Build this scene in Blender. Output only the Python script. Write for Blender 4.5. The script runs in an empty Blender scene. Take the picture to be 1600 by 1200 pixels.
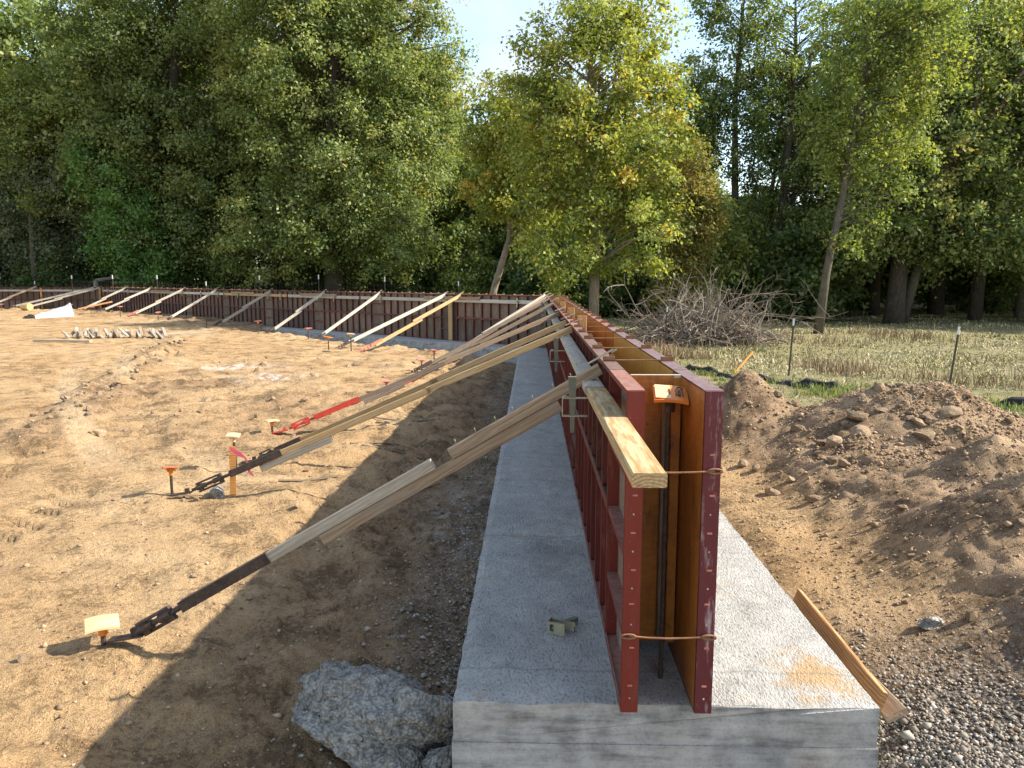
import bpy, math, random
import numpy as np
from mathutils import Matrix, Vector

# ------------------------------------------------------------------ camera, sky, sun, exposure
scene = bpy.context.scene
COL = scene.collection
CAM_H = 1.61
cam_d = bpy.data.cameras.new('camera'); cam = bpy.data.objects.new('camera', cam_d); COL.objects.link(cam)
cam.location = (0, 0, CAM_H)
cam.rotation_euler = (math.radians(90 - 7.913), 0, math.radians(1.54))
cam_d.sensor_fit = 'HORIZONTAL'; cam_d.sensor_width = 36.0; cam_d.lens = 36.0 * 1180 / 1600
cam_d.clip_start = 0.05; cam_d.clip_end = 3000
scene.camera = cam

SUN_EL = math.radians(35.5); SUN_AZ = math.radians(89.3)      # azimuth clockwise from +Y
world = bpy.data.worlds.new('World'); scene.world = world; world.use_nodes = True
nt = world.node_tree; nt.nodes.clear()
w_out = nt.nodes.new('ShaderNodeOutputWorld'); w_bg = nt.nodes.new('ShaderNodeBackground')
w_sky = nt.nodes.new('ShaderNodeTexSky'); w_sky.sky_type = 'NISHITA'; w_sky.sun_disc = False
w_sky.sun_elevation = SUN_EL; w_sky.sun_rotation = SUN_AZ; w_sky.air_density = 1.0; w_sky.dust_density = 0.6; w_sky.ozone_density = 1.4
w_co = nt.nodes.new('ShaderNodeTexCoord'); w_mp = nt.nodes.new('ShaderNodeMapping')
w_mp.inputs['Scale'].default_value = (1.6, 3.2, 6.0); w_mp.inputs['Rotation'].default_value = (0.1, 0.5, 0.7)
w_no = nt.nodes.new('ShaderNodeTexNoise'); w_no.inputs['Scale'].default_value = 1.3; w_no.inputs['Detail'].default_value = 9
w_no.inputs['Roughness'].default_value = 0.62; w_no.inputs['Distortion'].default_value = 0.9
w_rp = nt.nodes.new('ShaderNodeValToRGB'); w_rp.color_ramp.elements[0].position = 0.48; w_rp.color_ramp.elements[1].position = 0.72
w_rp.color_ramp.elements[0].color = (0.07, 0.07, 0.07, 1); w_rp.color_ramp.elements[1].color = (.95, .95, .95, 1)
w_mx = nt.nodes.new('ShaderNodeMix'); w_mx.data_type = 'RGBA'
w_mx.inputs['B'].default_value = (2.5, 2.52, 2.55, 1)
nt.links.new(w_co.outputs['Generated'], w_mp.inputs['Vector']); nt.links.new(w_mp.outputs[0], w_no.inputs['Vector'])
nt.links.new(w_no.outputs[0], w_rp.inputs[0]); nt.links.new(w_rp.outputs[0], w_mx.inputs['Factor'])
nt.links.new(w_sky.outputs[0], w_mx.inputs['A']); w_tn = nt.nodes.new('ShaderNodeMix'); w_tn.data_type = 'RGBA'; w_tn.blend_type = 'MULTIPLY'; w_tn.inputs['Factor'].default_value = 1.0; w_tn.inputs['B'].default_value = (.93, .89, .82, 1)
nt.links.new(w_mx.outputs['Result'], w_tn.inputs['A']); nt.links.new(w_tn.outputs['Result'], w_bg.inputs['Color'])
w_bg.inputs['Strength'].default_value = 0.15
nt.links.new(w_bg.outputs[0], w_out.inputs['Surface'])

sun_d = bpy.data.lights.new('sun', 'SUN'); sun = bpy.data.objects.new('sun', sun_d); COL.objects.link(sun)
sun_d.energy = 3.7; sun_d.angle = math.radians(0.53); sun_d.color = (1.0, 0.92, 0.79)
sdir = Vector((math.sin(SUN_AZ) * math.cos(SUN_EL), math.cos(SUN_AZ) * math.cos(SUN_EL), math.sin(SUN_EL)))
sun.rotation_euler = sdir.to_track_quat('Z', 'Y').to_euler(); sun.location = (30, 5, 25)
vs = scene.view_settings
vs.view_transform = 'Standard'; vs.look = 'None'; vs.exposure = 1.58; vs.gamma = 1.0; vs.use_curve_mapping = False
scene.cycles.max_bounces = 6; scene.cycles.diffuse_bounces = 4; scene.cycles.transparent_max_bounces = 4

# ------------------------------------------------------------------ helpers
RNG = np.random.default_rng(11)
random.seed(5)
ORD = ['first', 'second', 'third', 'fourth', 'fifth', 'sixth', 'seventh', 'eighth', 'ninth', 'tenth', 'eleventh', 'twelfth',
       'thirteenth', 'fourteenth', 'fifteenth', 'sixteenth', 'seventeenth', 'eighteenth', 'nineteenth', 'twentieth']
def ordw(i):
    if i < 20: return ORD[i]
    tens = {2: 'twenty', 3: 'thirty', 4: 'forty', 5: 'fifty'}[(i + 1) // 10]
    return {2: 'twentieth', 3: 'thirtieth', 4: 'fortieth', 5: 'fiftieth'}[(i + 1) // 10] if (i + 1) % 10 == 0 else tens + '-' + ORD[(i + 1) % 10 - 1]

def tag(o, label=None, cat=None, group=None, kind=None):
    if label: o['label'] = label
    if cat: o['category'] = cat
    if group: o['group'] = group
    if kind: o['kind'] = kind
    return o
def thing(name, label, cat, loc=(0, 0, 0), rz=0.0, group=None):
    o = bpy.data.objects.new(name, None); COL.objects.link(o)
    o.location = loc; o.rotation_euler = (0, 0, rz); o.empty_display_size = .1
    return tag(o, label, cat, group)
def obj(name, me, mat=None, parent=None, loc=None, mw=None):
    o = bpy.data.objects.new(name, me); COL.objects.link(o)
    if mat is not None and len(me.materials) == 0: me.materials.append(mat)
    if parent is not None: o.parent = parent
    if loc is not None: o.location = loc
    if mw is not None: o.matrix_basis = mw
    return o
def copy_tree(o, parent=None):
    c = o.copy(); COL.objects.link(c); c.parent = parent
    for ch in list(o.children): copy_tree(ch, c)
    return c

class MB:
    def __init__(s): s.v = []; s.f = []
    def add(s, vs_, fs):
        b = len(s.v); s.v += [tuple(map(float, p)) for p in vs_]; s.f += [tuple(i + b for i in q) for q in fs]; return s
    def box(s, c, d, M=None):
        x, y, z = d[0] / 2, d[1] / 2, d[2] / 2
        vs_ = [Vector((sx * x, sy * y, sz * z)) for sx in (-1, 1) for sy in (-1, 1) for sz in (-1, 1)]
        if M is not None: vs_ = [M @ p for p in vs_]
        vs_ = [p + Vector(c) for p in vs_]
        return s.add(vs_, [(0, 1, 3, 2), (4, 6, 7, 5), (0, 4, 5, 1), (2, 3, 7, 6), (0, 2, 6, 4), (1, 5, 7, 3)])
    def beam(s, L, w, h, ch=.003, x0=0.0):
        # chamfered bar along +X from x0
        a, b = w / 2, h / 2
        sec = [(-a + ch, -b), (a - ch, -b), (a, -b + ch), (a, b - ch), (a - ch, b), (-a + ch, b), (-a, b - ch), (-a, -b + ch)]
        vs_ = [(x0, y, z) for y, z in sec] + [(x0 + L, y, z) for y, z in sec]
        return s.add(vs_, [(i, (i + 1) % 8, 8 + (i + 1) % 8, 8 + i) for i in range(8)] + [tuple(range(7, -1, -1)), tuple(range(8, 16))])
    def tube(s, pts, radii, n=6, cap=True):
        pts = [Vector(p) for p in pts]; m = len(pts)
        if not hasattr(radii, '__len__'): radii = [radii] * m
        t0 = (pts[1] - pts[0]).normalized()
        u = t0.orthogonal().normalized(); vs_ = []
        for i, p in enumerate(pts):
            t = (pts[min(i + 1, m - 1)] - pts[max(i - 1, 0)]).normalized()
            u = (u - t * u.dot(t)); u = u.normalized() if u.length > 1e-6 else t.orthogonal().normalized()
            w = t.cross(u)
            for k in range(n):
                a = 2 * math.pi * k / n
                vs_.append(p + (u * math.cos(a) + w * math.sin(a)) * radii[i])
        fs = [(i * n + k, i * n + (k + 1) % n, (i + 1) * n + (k + 1) % n, (i + 1) * n + k) for i in range(m - 1) for k in range(n)]
        if cap: fs += [tuple(range(n - 1, -1, -1)), tuple((m - 1) * n + k for k in range(n))]
        return s.add(vs_, fs)
    def mesh(s, name, smooth=False):
        me = bpy.data.meshes.new(name); me.from_pydata(s.v, [], s.f); me.update()
        if smooth: me.polygons.foreach_set('use_smooth', [True] * len(me.polygons))
        return me
def np_mesh(name, verts, faces, smooth=False, attrs=None):
    """verts (n,3), faces (m,k) all with k corners."""
    me = bpy.data.meshes.new(name); n, m, k = len(verts), len(faces), faces.shape[1]
    me.vertices.add(n); me.vertices.foreach_set('co', np.ascontiguousarray(verts, np.float32).ravel())
    me.loops.add(m * k); me.loops.foreach_set('vertex_index', np.ascontiguousarray(faces, np.int32).ravel())
    me.polygons.add(m); me.polygons.foreach_set('loop_start', np.arange(0, m * k, k, dtype=np.int32))
    me.polygons.foreach_set('loop_total', np.full(m, k, np.int32))
    if smooth: me.polygons.foreach_set('use_smooth', np.ones(m, bool))
    me.update(calc_edges=True)
    for an, av in (attrs or {}).items():
        a = me.attributes.new(an, 'FLOAT', 'POINT'); a.data.foreach_set('value', np.ascontiguousarray(av, np.float32))
    return me
def frame_x(a, b, up=(0, 0, 1)):
    """matrix with +X from a to b, Z as near to up as can be, origin a"""
    a, b = Vector(a), Vector(b); x = (b - a).normalized(); y = Vector(up).cross(x).normalized(); z = x.cross(y)
    return Matrix(((x.x, y.x, z.x, a.x), (x.y, y.y, z.y, a.y), (x.z, y.z, z.z, a.z), (0, 0, 0, 1)))

TAB = np.random.default_rng(3).random((256, 256))
def vnoise(x, y):
    xi = np.floor(x).astype(int); yi = np.floor(y).astype(int); fx = x - xi; fy = y - yi
    fx = fx * fx * (3 - 2 * fx); fy = fy * fy * (3 - 2 * fy)
    a = TAB[xi & 255, yi & 255]; b = TAB[(xi + 1) & 255, yi & 255]; c = TAB[xi & 255, (yi + 1) & 255]; d = TAB[(xi + 1) & 255, (yi + 1) & 255]
    return (a * (1 - fx) + b * fx) * (1 - fy) + (c * (1 - fx) + d * fx) * fy - .5
def fbm(x, y, o=4, lac=2.03, g=.5):
    s = 0; a = 1
    for i in range(o):
        s = s + a * vnoise(x + 17.3 * i, y - 9.1 * i); x = x * lac; y = y * lac; a *= g
    return s
def sstep(a, b, x):
    t = np.clip((x - a) / (b - a), 0, 1); return t * t * (3 - 2 * t)

# ------------------------------------------------------------------ node materials
class N:
    def __init__(s, name):
        s.m = bpy.data.materials.new(name); s.m.use_nodes = True; s.t = s.m.node_tree; s.t.nodes.clear()
        s.out = s.t.nodes.new('ShaderNodeOutputMaterial')
    def n(s, typ, **kw):
        nd = s.t.nodes.new(typ)
        for k, v in kw.items():
            if k.startswith('_'): setattr(nd, k[1:], v)
            else: s.set(nd.inputs[k.replace('__', ' ')], v)
        return nd
    def set(s, inp, v):
        if isinstance(v, bpy.types.NodeSocket): s.t.links.new(v, inp)
        elif isinstance(v, (tuple, list)) and len(v) == 3 and inp.type == 'RGBA': inp.default_value = (*v, 1)
        else: inp.default_value = v
    def pos(s): return s.n('ShaderNodeNewGeometry').outputs['Position']
    def objc(s, jitter=True):
        o = s.n('ShaderNodeTexCoord').outputs['Object']
        if not jitter: return o
        r = s.n('ShaderNodeObjectInfo').outputs['Random']
        k = s.n('ShaderNodeMath', _operation='MULTIPLY'); s.set(k.inputs[0], r); k.inputs[1].default_value = 37.0
        a = s.n('ShaderNodeVectorMath', _operation='ADD'); s.set(a.inputs[0], o); s.set(a.inputs[1], k.outputs[0]); return a.outputs[0]
    def rnd(s): return s.n('ShaderNodeObjectInfo').outputs['Random']
    def scale(s, v, sc, rot=(0, 0, 0)):
        m = s.n('ShaderNodeMapping'); s.set(m.inputs[0], v); m.inputs['Scale'].default_value = sc; m.inputs['Rotation'].default_value = rot; return m.outputs[0]
    def noise(s, v, sc, det=4, rough=.55, dist=0.0):
        n_ = s.n('ShaderNodeTexNoise', Scale=sc, Detail=det, Roughness=rough, Distortion=dist); s.set(n_.inputs['Vector'], v); return n_.outputs['Fac']
    def voro(s, v, sc, feat='F1', out='Distance'):
        n_ = s.n('ShaderNodeTexVoronoi', _feature=feat, Scale=sc); s.set(n_.inputs['Vector'], v); return n_.outputs[out]
    def ramp(s, f, *st):
        r = s.n('ShaderNodeValToRGB'); e = r.color_ramp.elements
        while len(e) < len(st): e.new(.5)
        for i, (p, c) in enumerate(st):
            e[i].position = p; e[i].color = (*c, 1) if hasattr(c, '__len__') else (c, c, c, 1)
        s.set(r.inputs[0], f); return r.outputs[0]
    def mix(s, f, a, b, mode='MIX'):
        m = s.n('ShaderNodeMix', _data_type='RGBA', _blend_type=mode)
        s.set(m.inputs['Factor'], f); s.set(m.inputs['A'], a); s.set(m.inputs['B'], b); return m.outputs['Result']
    def math(s, op, a, b=0.0, clamp=False):
        m = s.n('ShaderNodeMath', _operation=op, _use_clamp=clamp); s.set(m.inputs[0], a); s.set(m.inputs[1], b); return m.outputs[0]
    def attr(s, name): return s.n('ShaderNodeAttribute', _attribute_name=name).outputs['Fac']
    def bump(s, h, st=.5, d=.01, nrm=None):
        b = s.n('ShaderNodeBump', Strength=st, Distance=d, Height=h)
        if nrm is not None: s.set(b.inputs['Normal'], nrm)
        return b.outputs[0]
    def up(s, lo=.5, hi=.95):
        x = s.n('ShaderNodeSeparateXYZ'); s.set(x.inputs[0], s.n('ShaderNodeNewGeometry').outputs['Normal'])
        m = s.n('ShaderNodeMapRange'); s.set(m.inputs['Value'], x.outputs['Z']); m.inputs['From Min'].default_value = lo; m.inputs['From Max'].default_value = hi
        return m.outputs[0]
    def bsdf(s, col, rough=.85, nrm=None, metal=0.0, spec=.3):
        p = s.n('ShaderNodeBsdfPrincipled', Roughness=rough, Metallic=metal); s.set(p.inputs['Base Color'], col)
        p.inputs['Specular IOR Level'].default_value = spec
        if nrm is not None: s.set(p.inputs['Normal'], nrm)
        s.t.links.new(p.outputs[0], s.out.inputs[0]); return s.m

def m_ground():
    k = N('ground'); P = k.pos()
    big = k.noise(P, .55, 5, .6); mid = k.noise(P, 3.2, 6, .62); fine = k.noise(P, 26, 6, .68); grit = k.noise(P, 150, 3, .6)
    tan = k.ramp(big, (.3, (.40, .252, .125)), (.5, (.475, .315, .165)), (.72, (.545, .385, .22)))
    brn = k.ramp(mid, (.3, (0.232, 0.148, 0.082)), (.7, (0.353, 0.237, 0.138)))
    dk = k.ramp(mid, (.3, (.27, .18, .108)), (.7, (.405, .285, .18)))
    col = k.mix(k.attr('berm'), k.mix(k.attr('moist'), tan, brn), dk)
    clod = k.ramp(k.math('ADD', k.math('MULTIPLY', mid, .55), k.math('MULTIPLY', fine, .45)), (.42, .50), (.50, .96), (.60, 1.15))
    col = k.mix(1.0, col, clod, 'MULTIPLY')
    col = k.mix(1.0, col, k.ramp(grit, (.34, .60), (.5, 1.0), (.66, 1.25)), 'MULTIPLY')
    col = k.mix(k.math('MULTIPLY', k.attr('track'), .38), col, (.56, .43, .28))
    # gravelly places
    ve = k.n('ShaderNodeTexVoronoi', Scale=46.0); k.set(ve.inputs['Vector'], P)
    gcol = k.ramp(ve.outputs['Color'], (.2, (.10, .085, .07)), (.55, (.25, .215, .18)), (.85, (.42, .38, .33)))
    gcol = k.mix(1.0, gcol, k.ramp(ve.outputs['Distance'], (.2, 1.0), (.75, .45)), 'MULTIPLY')
    gm = k.math('ADD', k.attr('gravel'), k.math('MULTIPLY', k.math('SUBTRACT', mid, .5), .7), True)
    gm = k.math('MULTIPLY', gm, k.ramp(k.attr('gravel'), (.02, 0.0), (.25, 1.0)))
    col = k.mix(gm, col, gcol)
    # dry meadow soil
    straw = k.ramp(k.noise(P, 2.2, 6, .7), (.3, (0.148, 0.156, 0.062)), (.52, (0.281, 0.246, 0.125)), (.75, (0.421, 0.367, 0.226)))
    straw = k.mix(1.0, straw, k.ramp(k.noise(P, 34, 4, .7), (.3, .55), (.7, 1.25)), 'MULTIPLY')
    col = k.mix(k.attr('field'), col, straw)
    lime = k.math('MULTIPLY', k.attr('lime'), k.ramp(k.noise(P, 6, 6, .7), (.48, 0.0), (.60, .8)))
    col = k.mix(lime, col, (.72, .72, .70))
    h = k.math('ADD', k.math('MULTIPLY', fine, 1.0), k.math('MULTIPLY', grit, .35))
    h = k.math('ADD', h, k.math('MULTIPLY', k.math('MULTIPLY', ve.outputs['Distance'], gm), -.9))
    return k.bsdf(col, .95, k.bump(h, 1.0, .045), spec=.12)

def m_concrete():
    k = N('concrete'); P = k.pos()
    a = k.noise(P, 1.7, 5, .6); b = k.noise(P, 9, 6, .65); f = k.noise(k.scale(P, (1, .5, 1), (0, 0, .6)), 95, 4, .65); g = k.noise(P, 260, 2, .5)
    col = k.ramp(a, (.3, (.37, .36, .335)), (.7, (.475, .462, .435)))
    col = k.mix(1.0, col, k.ramp(b, (.3, .82), (.7, 1.1)), 'MULTIPLY')
    pit = k.ramp(f, (.35, .58), (.46, .98), (.66, 1.12)); top = k.up()
    col = k.mix(top, k.mix(.35, col, k.mix(1.0, col, pit, 'MULTIPLY')), k.mix(1.0, col, pit, 'MULTIPLY'))
    # streaky formed faces on the sides
    st = k.noise(k.scale(P, (1.2, 1.2, 9)), 3.0, 5, .6)
    col = k.mix(k.math('SUBTRACT', 1.0, top), col, k.mix(1.0, col, k.ramp(k.math('ADD', k.math('MULTIPLY', st, .6), k.math('MULTIPLY', b, .4)), (.36, .45), (.5, .85), (.64, 1.05)), 'MULTIPLY'))
    soil = k.math('MULTIPLY', k.ramp(k.noise(P, 3.4, 7, .72), (.57, 0.0), (.70, .7)), top)
    col = k.mix(soil, col, (.36, .25, .15))
    # sand kicked onto the near right corner of the top
    d = k.n('ShaderNodeVectorMath', _operation='DISTANCE'); k.set(d.inputs[0], P); d.inputs[1].default_value = (1.17, 2.93, 0)
    sand = k.math('MULTIPLY', k.ramp(k.math('ADD', d.outputs['Value'], k.math('ADD', k.math('MULTIPLY', b, .5), k.math('MULTIPLY', f, .12))), (.38, 1.0), (.52, 0.0)), top)
    col = k.mix(k.math('MULTIPLY', sand, .92), col, (.46, .31, .16))
    d2 = k.n('ShaderNodeVectorMath', _operation='DISTANCE'); k.set(d2.inputs[0], P); d2.inputs[1].default_value = (.12, 4.35, 0)
    wet = k.ramp(k.math('ADD', d2.outputs['Value'], k.math('MULTIPLY', b, .4)), (.2, .55), (.5, 0.0))
    col = k.mix(wet, col, k.mix(1.0, col, (.45, .45, .45), 'MULTIPLY'))
    sx = k.n('ShaderNodeSeparateXYZ'); k.set(sx.inputs[0], P)
    yy = k.math('ADD', sx.outputs['Y'], k.math('MULTIPLY', k.math('ADD', a, b), .05))
    for yl in (3.0, 4.66, 6.0, 8.6, 12.0):
        ln = k.ramp(k.math('ABSOLUTE', k.math('SUBTRACT', yy, yl)), (.0, .45), (.014, 0.0)); col = k.mix(k.math('MULTIPLY', ln, top), col, (.17, .165, .16))
    h = k.math('ADD', k.math('MULTIPLY', f, 1.0), k.math('MULTIPLY', g, .4))
    return k.bsdf(col, .9, k.bump(h, k.math('ADD', .2, k.math('MULTIPLY', top, .75)), .016), spec=.2)

def m_rubble():
    k = N('broken_concrete'); P = k.pos()
    f = k.noise(P, 38, 6, .7); v = k.voro(k.scale(P, (1, 1, 1)), 62); v2 = k.voro(P, 24)
    col = k.ramp(k.noise(P, 7, 5, .6), (.3, (.34, .318, .278)), (.7, (.52, .49, .44)))
    cr = k.math('SUBTRACT', 1.0, k.math('ADD', k.math('MULTIPLY', v, .7), k.math('MULTIPLY', v2, .5)))
    col = k.mix(1.0, col, k.ramp(k.math('ADD', k.math('MULTIPLY', cr, .6), k.math('MULTIPLY', f, .4)), (.28, .50), (.52, .95), (.75, 1.10)), 'MULTIPLY')
    col = k.mix(k.ramp(k.noise(P, 5, 6, .7), (.56, 0.0), (.68, .6)), col, (.34, .25, .16))
    return k.bsdf(col, .95, k.bump(k.math('ADD', cr, k.math('MULTIPLY', f, .6)), 1.0, .035), spec=.1)

def m_wood(name, c0, c1, c2, ring=70, dirt=.3, knots=.5):
    k = N(name); o = k.objc(); raw = k.objc(False)
    wob = k.noise(k.scale(o, (1.3, 7, 7)), 1.6, 4, .6)
    off = k.n('ShaderNodeVectorMath', _operation='ADD'); k.set(off.inputs[0], k.scale(raw, (.04, 1, 1))); off.inputs[1].default_value = (0, .006, .075)
    r = k.n('ShaderNodeVectorMath', _operation='LENGTH'); k.set(r.inputs[0], off.outputs[0])
    w = k.math('ADD', k.math('MULTIPLY', r.outputs['Value'], ring * 6.28), k.math('MULTIPLY', wob, 26.0))
    s = k.math('ADD', k.math('MULTIPLY', k.math('SINE', w), .5), .5)
    grain = k.noise(k.scale(o, (4, 130, 130)), 1.0, 4, .6)
    col = k.ramp(s, (.1, c0), (.6, c1), (.95, c2))
    col = k.mix(1.0, col, k.ramp(grain, (.3, .72), (.7, 1.12)), 'MULTIPLY')
    kn = k.voro(k.scale(o, (2.2, 13, 13)), 1.0)
    col = k.mix(k.ramp(kn, (.06, knots), (.14, 0.0)), col, (.13, .07, .035))
    st = k.ramp(k.noise(k.scale(o, (1.4, 6, 6)), 2.2, 5, .65), (.45, 0.0), (.7, dirt))
    col = k.mix(st, col, (.25, .21, .17))
    v = k.n('ShaderNodeMapRange'); k.set(v.inputs['Value'], k.rnd()); v.inputs['To Min'].default_value = .82; v.inputs['To Max'].default_value = 1.14
    col = k.mix(1.0, col, v.outputs[0], 'MULTIPLY')
    return k.bsdf(col, .8, k.bump(k.math('ADD', grain, k.math('MULTIPLY', s, .3)), .35, .003), spec=.25)

def m_paint(name, base, base2, dusty, rust=(.13, .06, .03), wear=.5):
    k = N(name); o = k.objc(); P = k.pos()
    a = k.noise(o, 5, 5, .65); b = k.noise(o, 34, 5, .65); c = k.noise(k.scale(o, (3, 3, .55)), 9, 6, .7)
    col = k.mix(a, base, base2)
    col = k.mix(k.math('MULTIPLY', k.ramp(c, (.54, 0.0), (.70, 1.0)), wear), col, dusty)
    col = k.mix(k.ramp(b, (.62, 0.0), (.70, .8)), col, rust)
    col = k.mix(k.ramp(k.noise(o, 55, 4, .65), (.69, 0.0), (.74, .6)), col, (.40, .36, .32))
    col = k.mix(k.math('MULTIPLY', k.up(.6, .95), k.ramp(b, (.30, .25), (.60, .72))), col, dusty)
    v = k.n('ShaderNodeMapRange'); k.set(v.inputs['Value'], k.rnd()); v.inputs['To Min'].default_value = .78; v.inputs['To Max'].default_value = 1.2
    col = k.mix(1.0, col, v.outputs[0], 'MULTIPLY')
    return k.bsdf(col, .55, k.bump(b, .25, .003), spec=.35)

def m_ply(name, c0, c1, stain, amt=.6, rough=.4):
    k = N(name); o = k.objc()
    a = k.noise(o, 2.6, 5, .6); b = k.noise(k.scale(o, (1, 1, 5)), 14, 5, .6); s = k.noise(k.scale(o, (3.0, 3.0, .8)), 4.4, 8, .75)
    col = k.mix(a, c0, c1); col = k.mix(1.0, col, k.ramp(b, (.3, .78), (.7, 1.15)), 'MULTIPLY')
    col = k.mix(k.ramp(s, (.48, 0.0), (.66, amt)), col, stain)
    col = k.mix(k.ramp(k.voro(o, 9.0), (.035, .8), (.07, 0.0)), col, (.05, .03, .02))
    v = k.n('ShaderNodeMapRange'); k.set(v.inputs['Value'], k.rnd()); v.inputs['To Min'].default_value = .65; v.inputs['To Max'].default_value = 1.35
    col = k.mix(1.0, col, v.outputs[0], 'MULTIPLY')
    return k.bsdf(col, rough, k.bump(b, .12, .003), spec=.35)

def m_simple(name, c0, c1, sc=12, rough=.7, metal=0.0, bump=.2, speck=None):
    k = N(name); o = k.objc(); a = k.noise(o, sc, 5, .62)
    col = k.ramp(a, (.3, c0), (.7, c1))
    if speck: col = k.mix(k.ramp(k.noise(o, sc * 3, 4, .6), (.56, 0.0), (.68, .8)), col, speck)
    return k.bsdf(col, rough, k.bump(k.noise(o, sc * 5, 3), bump, .004), metal)

def m_stone():
    k = N('stone'); o = k.objc(); a = k.noise(o, 6, 5, .65); f = k.noise(o, 40, 4, .6)
    col = k.ramp(a, (.3, (0.243, 0.171, 0.108)), (.7, (0.423, 0.310, 0.203))); v = k.n('ShaderNodeMapRange'); k.set(v.inputs['Value'], k.rnd())
    v.inputs['To Min'].default_value = .7; v.inputs['To Max'].default_value = 1.15
    col = k.mix(1.0, col, v.outputs[0], 'MULTIPLY'); col = k.mix(1.0, col, k.ramp(f, (.3, .7), (.7, 1.15)), 'MULTIPLY')
    return k.bsdf(col, .95, k.bump(f, .7, .01), spec=.12)

def m_tint(name, *stops, rough=.9, spec=.1):
    k = N(name); return k.bsdf(k.ramp(k.attr('tint'), *stops), rough, spec=spec)

def m_leaf(name, *stops, trans=.50, gl=.03):
    k = N(name); c = k.ramp(k.attr('tint'), *stops)
    d = k.n('ShaderNodeBsdfDiffuse'); k.set(d.inputs[0], c); t = k.n('ShaderNodeBsdfTranslucent'); k.set(t.inputs[0], k.mix(1.0, c, (1.25, 1.15, .55), 'MULTIPLY'))
    m = k.n('ShaderNodeMixShader', Fac=trans); k.t.links.new(d.outputs[0], m.inputs[1]); k.t.links.new(t.outputs[0], m.inputs[2])
    g = k.n('ShaderNodeBsdfGlossy', Roughness=.6); g.inputs[0].default_value = (.9, .95, .9, 1)
    m2 = k.n('ShaderNodeMixShader', Fac=gl); k.t.links.new(m.outputs[0], m2.inputs[1]); k.t.links.new(g.outputs[0], m2.inputs[2])
    k.t.links.new(m2.outputs[0], k.out.inputs[0]); return k.m

def m_bark(name, c0, c1, c2):
    k = N(name); P = k.pos(); a = k.noise(k.scale(P, (7, 7, 1.2)), 3.2, 6, .7); b = k.noise(P, 1.1, 4)
    col = k.ramp(a, (.3, c0), (.55, c1), (.75, c2)); col = k.mix(k.ramp(b, (.5, 0.0), (.68, .6)), col, (.10, .10, .06))
    return k.bsdf(col, .95, k.bump(a, .8, .03), spec=.1)

M = {}
M['ground'] = m_ground(); M['concrete'] = m_concrete(); M['rubble'] = m_rubble(); M['stone'] = m_stone()
M['new_wood'] = m_wood('new_lumber', (0.410, 0.254, 0.107), (0.508, 0.353, 0.172), (0.558, 0.418, 0.230), 95, .12, .5)
M['yellow_wood'] = m_wood('yellow_lumber', (0.426, 0.267, 0.115), (0.467, 0.307, 0.143), (0.500, 0.348, 0.180), 50, .3, .9)
M['old_wood'] = m_wood('weathered_lumber', (0.279, 0.184, 0.111), (0.320, 0.226, 0.139), (0.353, 0.262, 0.172), 45, .55, .6)
M['grey_wood'] = m_wood('grey_lumber', (0.361, 0.303, 0.230), (0.402, 0.344, 0.267), (0.435, 0.377, 0.299), 45, .5, .4)
M['dark_wood'] = m_wood('dark_lumber', (0.156, 0.115, 0.082), (0.193, 0.143, 0.102), (0.230, 0.176, 0.131), 45, .5, .5)
M['orange_wood'] = m_wood('orange_lumber', (0.344, 0.164, 0.057), (0.451, 0.230, 0.090), (0.492, 0.287, 0.131), 80, .15, .5)
M['pale_wood'] = m_wood('pale_lumber', (0.451, 0.402, 0.328), (0.492, 0.443, 0.365), (0.525, 0.480, 0.402), 45, .35, .4)
M['lath'] = m_wood('stake_lath', (0.492, 0.197, 0.041), (0.574, 0.254, 0.066), (0.590, 0.312, 0.115), 60, .1, .1)
M['red'] = m_paint('red_form_paint', (0.100, 0.014, 0.009), (0.152, 0.022, 0.014), (0.336, 0.192, 0.148), wear=.28)
M['rail_red'] = m_paint('end_rail_red', (0.160, 0.021, 0.013), (0.208, 0.029, 0.018), (0.336, 0.200, 0.160), wear=.10)
M['rail_maroon'] = m_paint('end_rail_maroon', (0.080, 0.014, 0.018), (0.120, 0.024, 0.027), (0.368, 0.288, 0.296), wear=.85)
M['maroon'] = m_paint('maroon_form_paint', (0.068, 0.013, 0.014), (0.108, 0.021, 0.022), (0.320, 0.240, 0.240), wear=.6)
M['old_red'] = m_paint('old_form_paint', (0.076, 0.014, 0.010), (0.120, 0.024, 0.015), (0.264, 0.188, 0.152), wear=.4)
M['ply_in'] = m_ply('coated_plywood', (.27, .095, .016), (.37, .145, .026), (.085, .042, .016), .85, .45)
M['ply_gold'] = m_ply('golden_plywood', (0.288, 0.160, 0.032), (0.360, 0.216, 0.056), (0.160, 0.104, 0.040), .5, .45)
M['ply_back'] = m_ply('plywood_back', (.10, .062, .042), (.165, .115, .082), (.25, .21, .17), .55, .8)
M['rust'] = m_simple('rusty_steel', (.15, .07, .035), (.31, .16, .085), 22, .75, .2, .3)
M['dark_steel'] = m_simple('dark_steel', (.045, .034, .03), (.10, .075, .065), 18, .6, .4, .3, (.17, .09, .05))
M['bright_red'] = m_simple('bright_red_steel', (0.416, 0.036, 0.024), (0.496, 0.060, 0.040), 14, .5, 0, .15, (0.200, 0.040, 0.024))
M['salmon'] = m_simple('faded_red_steel', (0.416, 0.128, 0.088), (0.496, 0.192, 0.144), 14, .6, 0, .15, (0.240, 0.080, 0.056))
M['rebar'] = m_simple('rebar_steel', (.035, .028, .025), (.09, .065, .05), 40, .7, .3, .3)
M['cap_orange'] = m_simple('orange_plastic', (0.624, 0.176, 0.024), (0.680, 0.240, 0.048), 9, .45, 0, .1)
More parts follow.
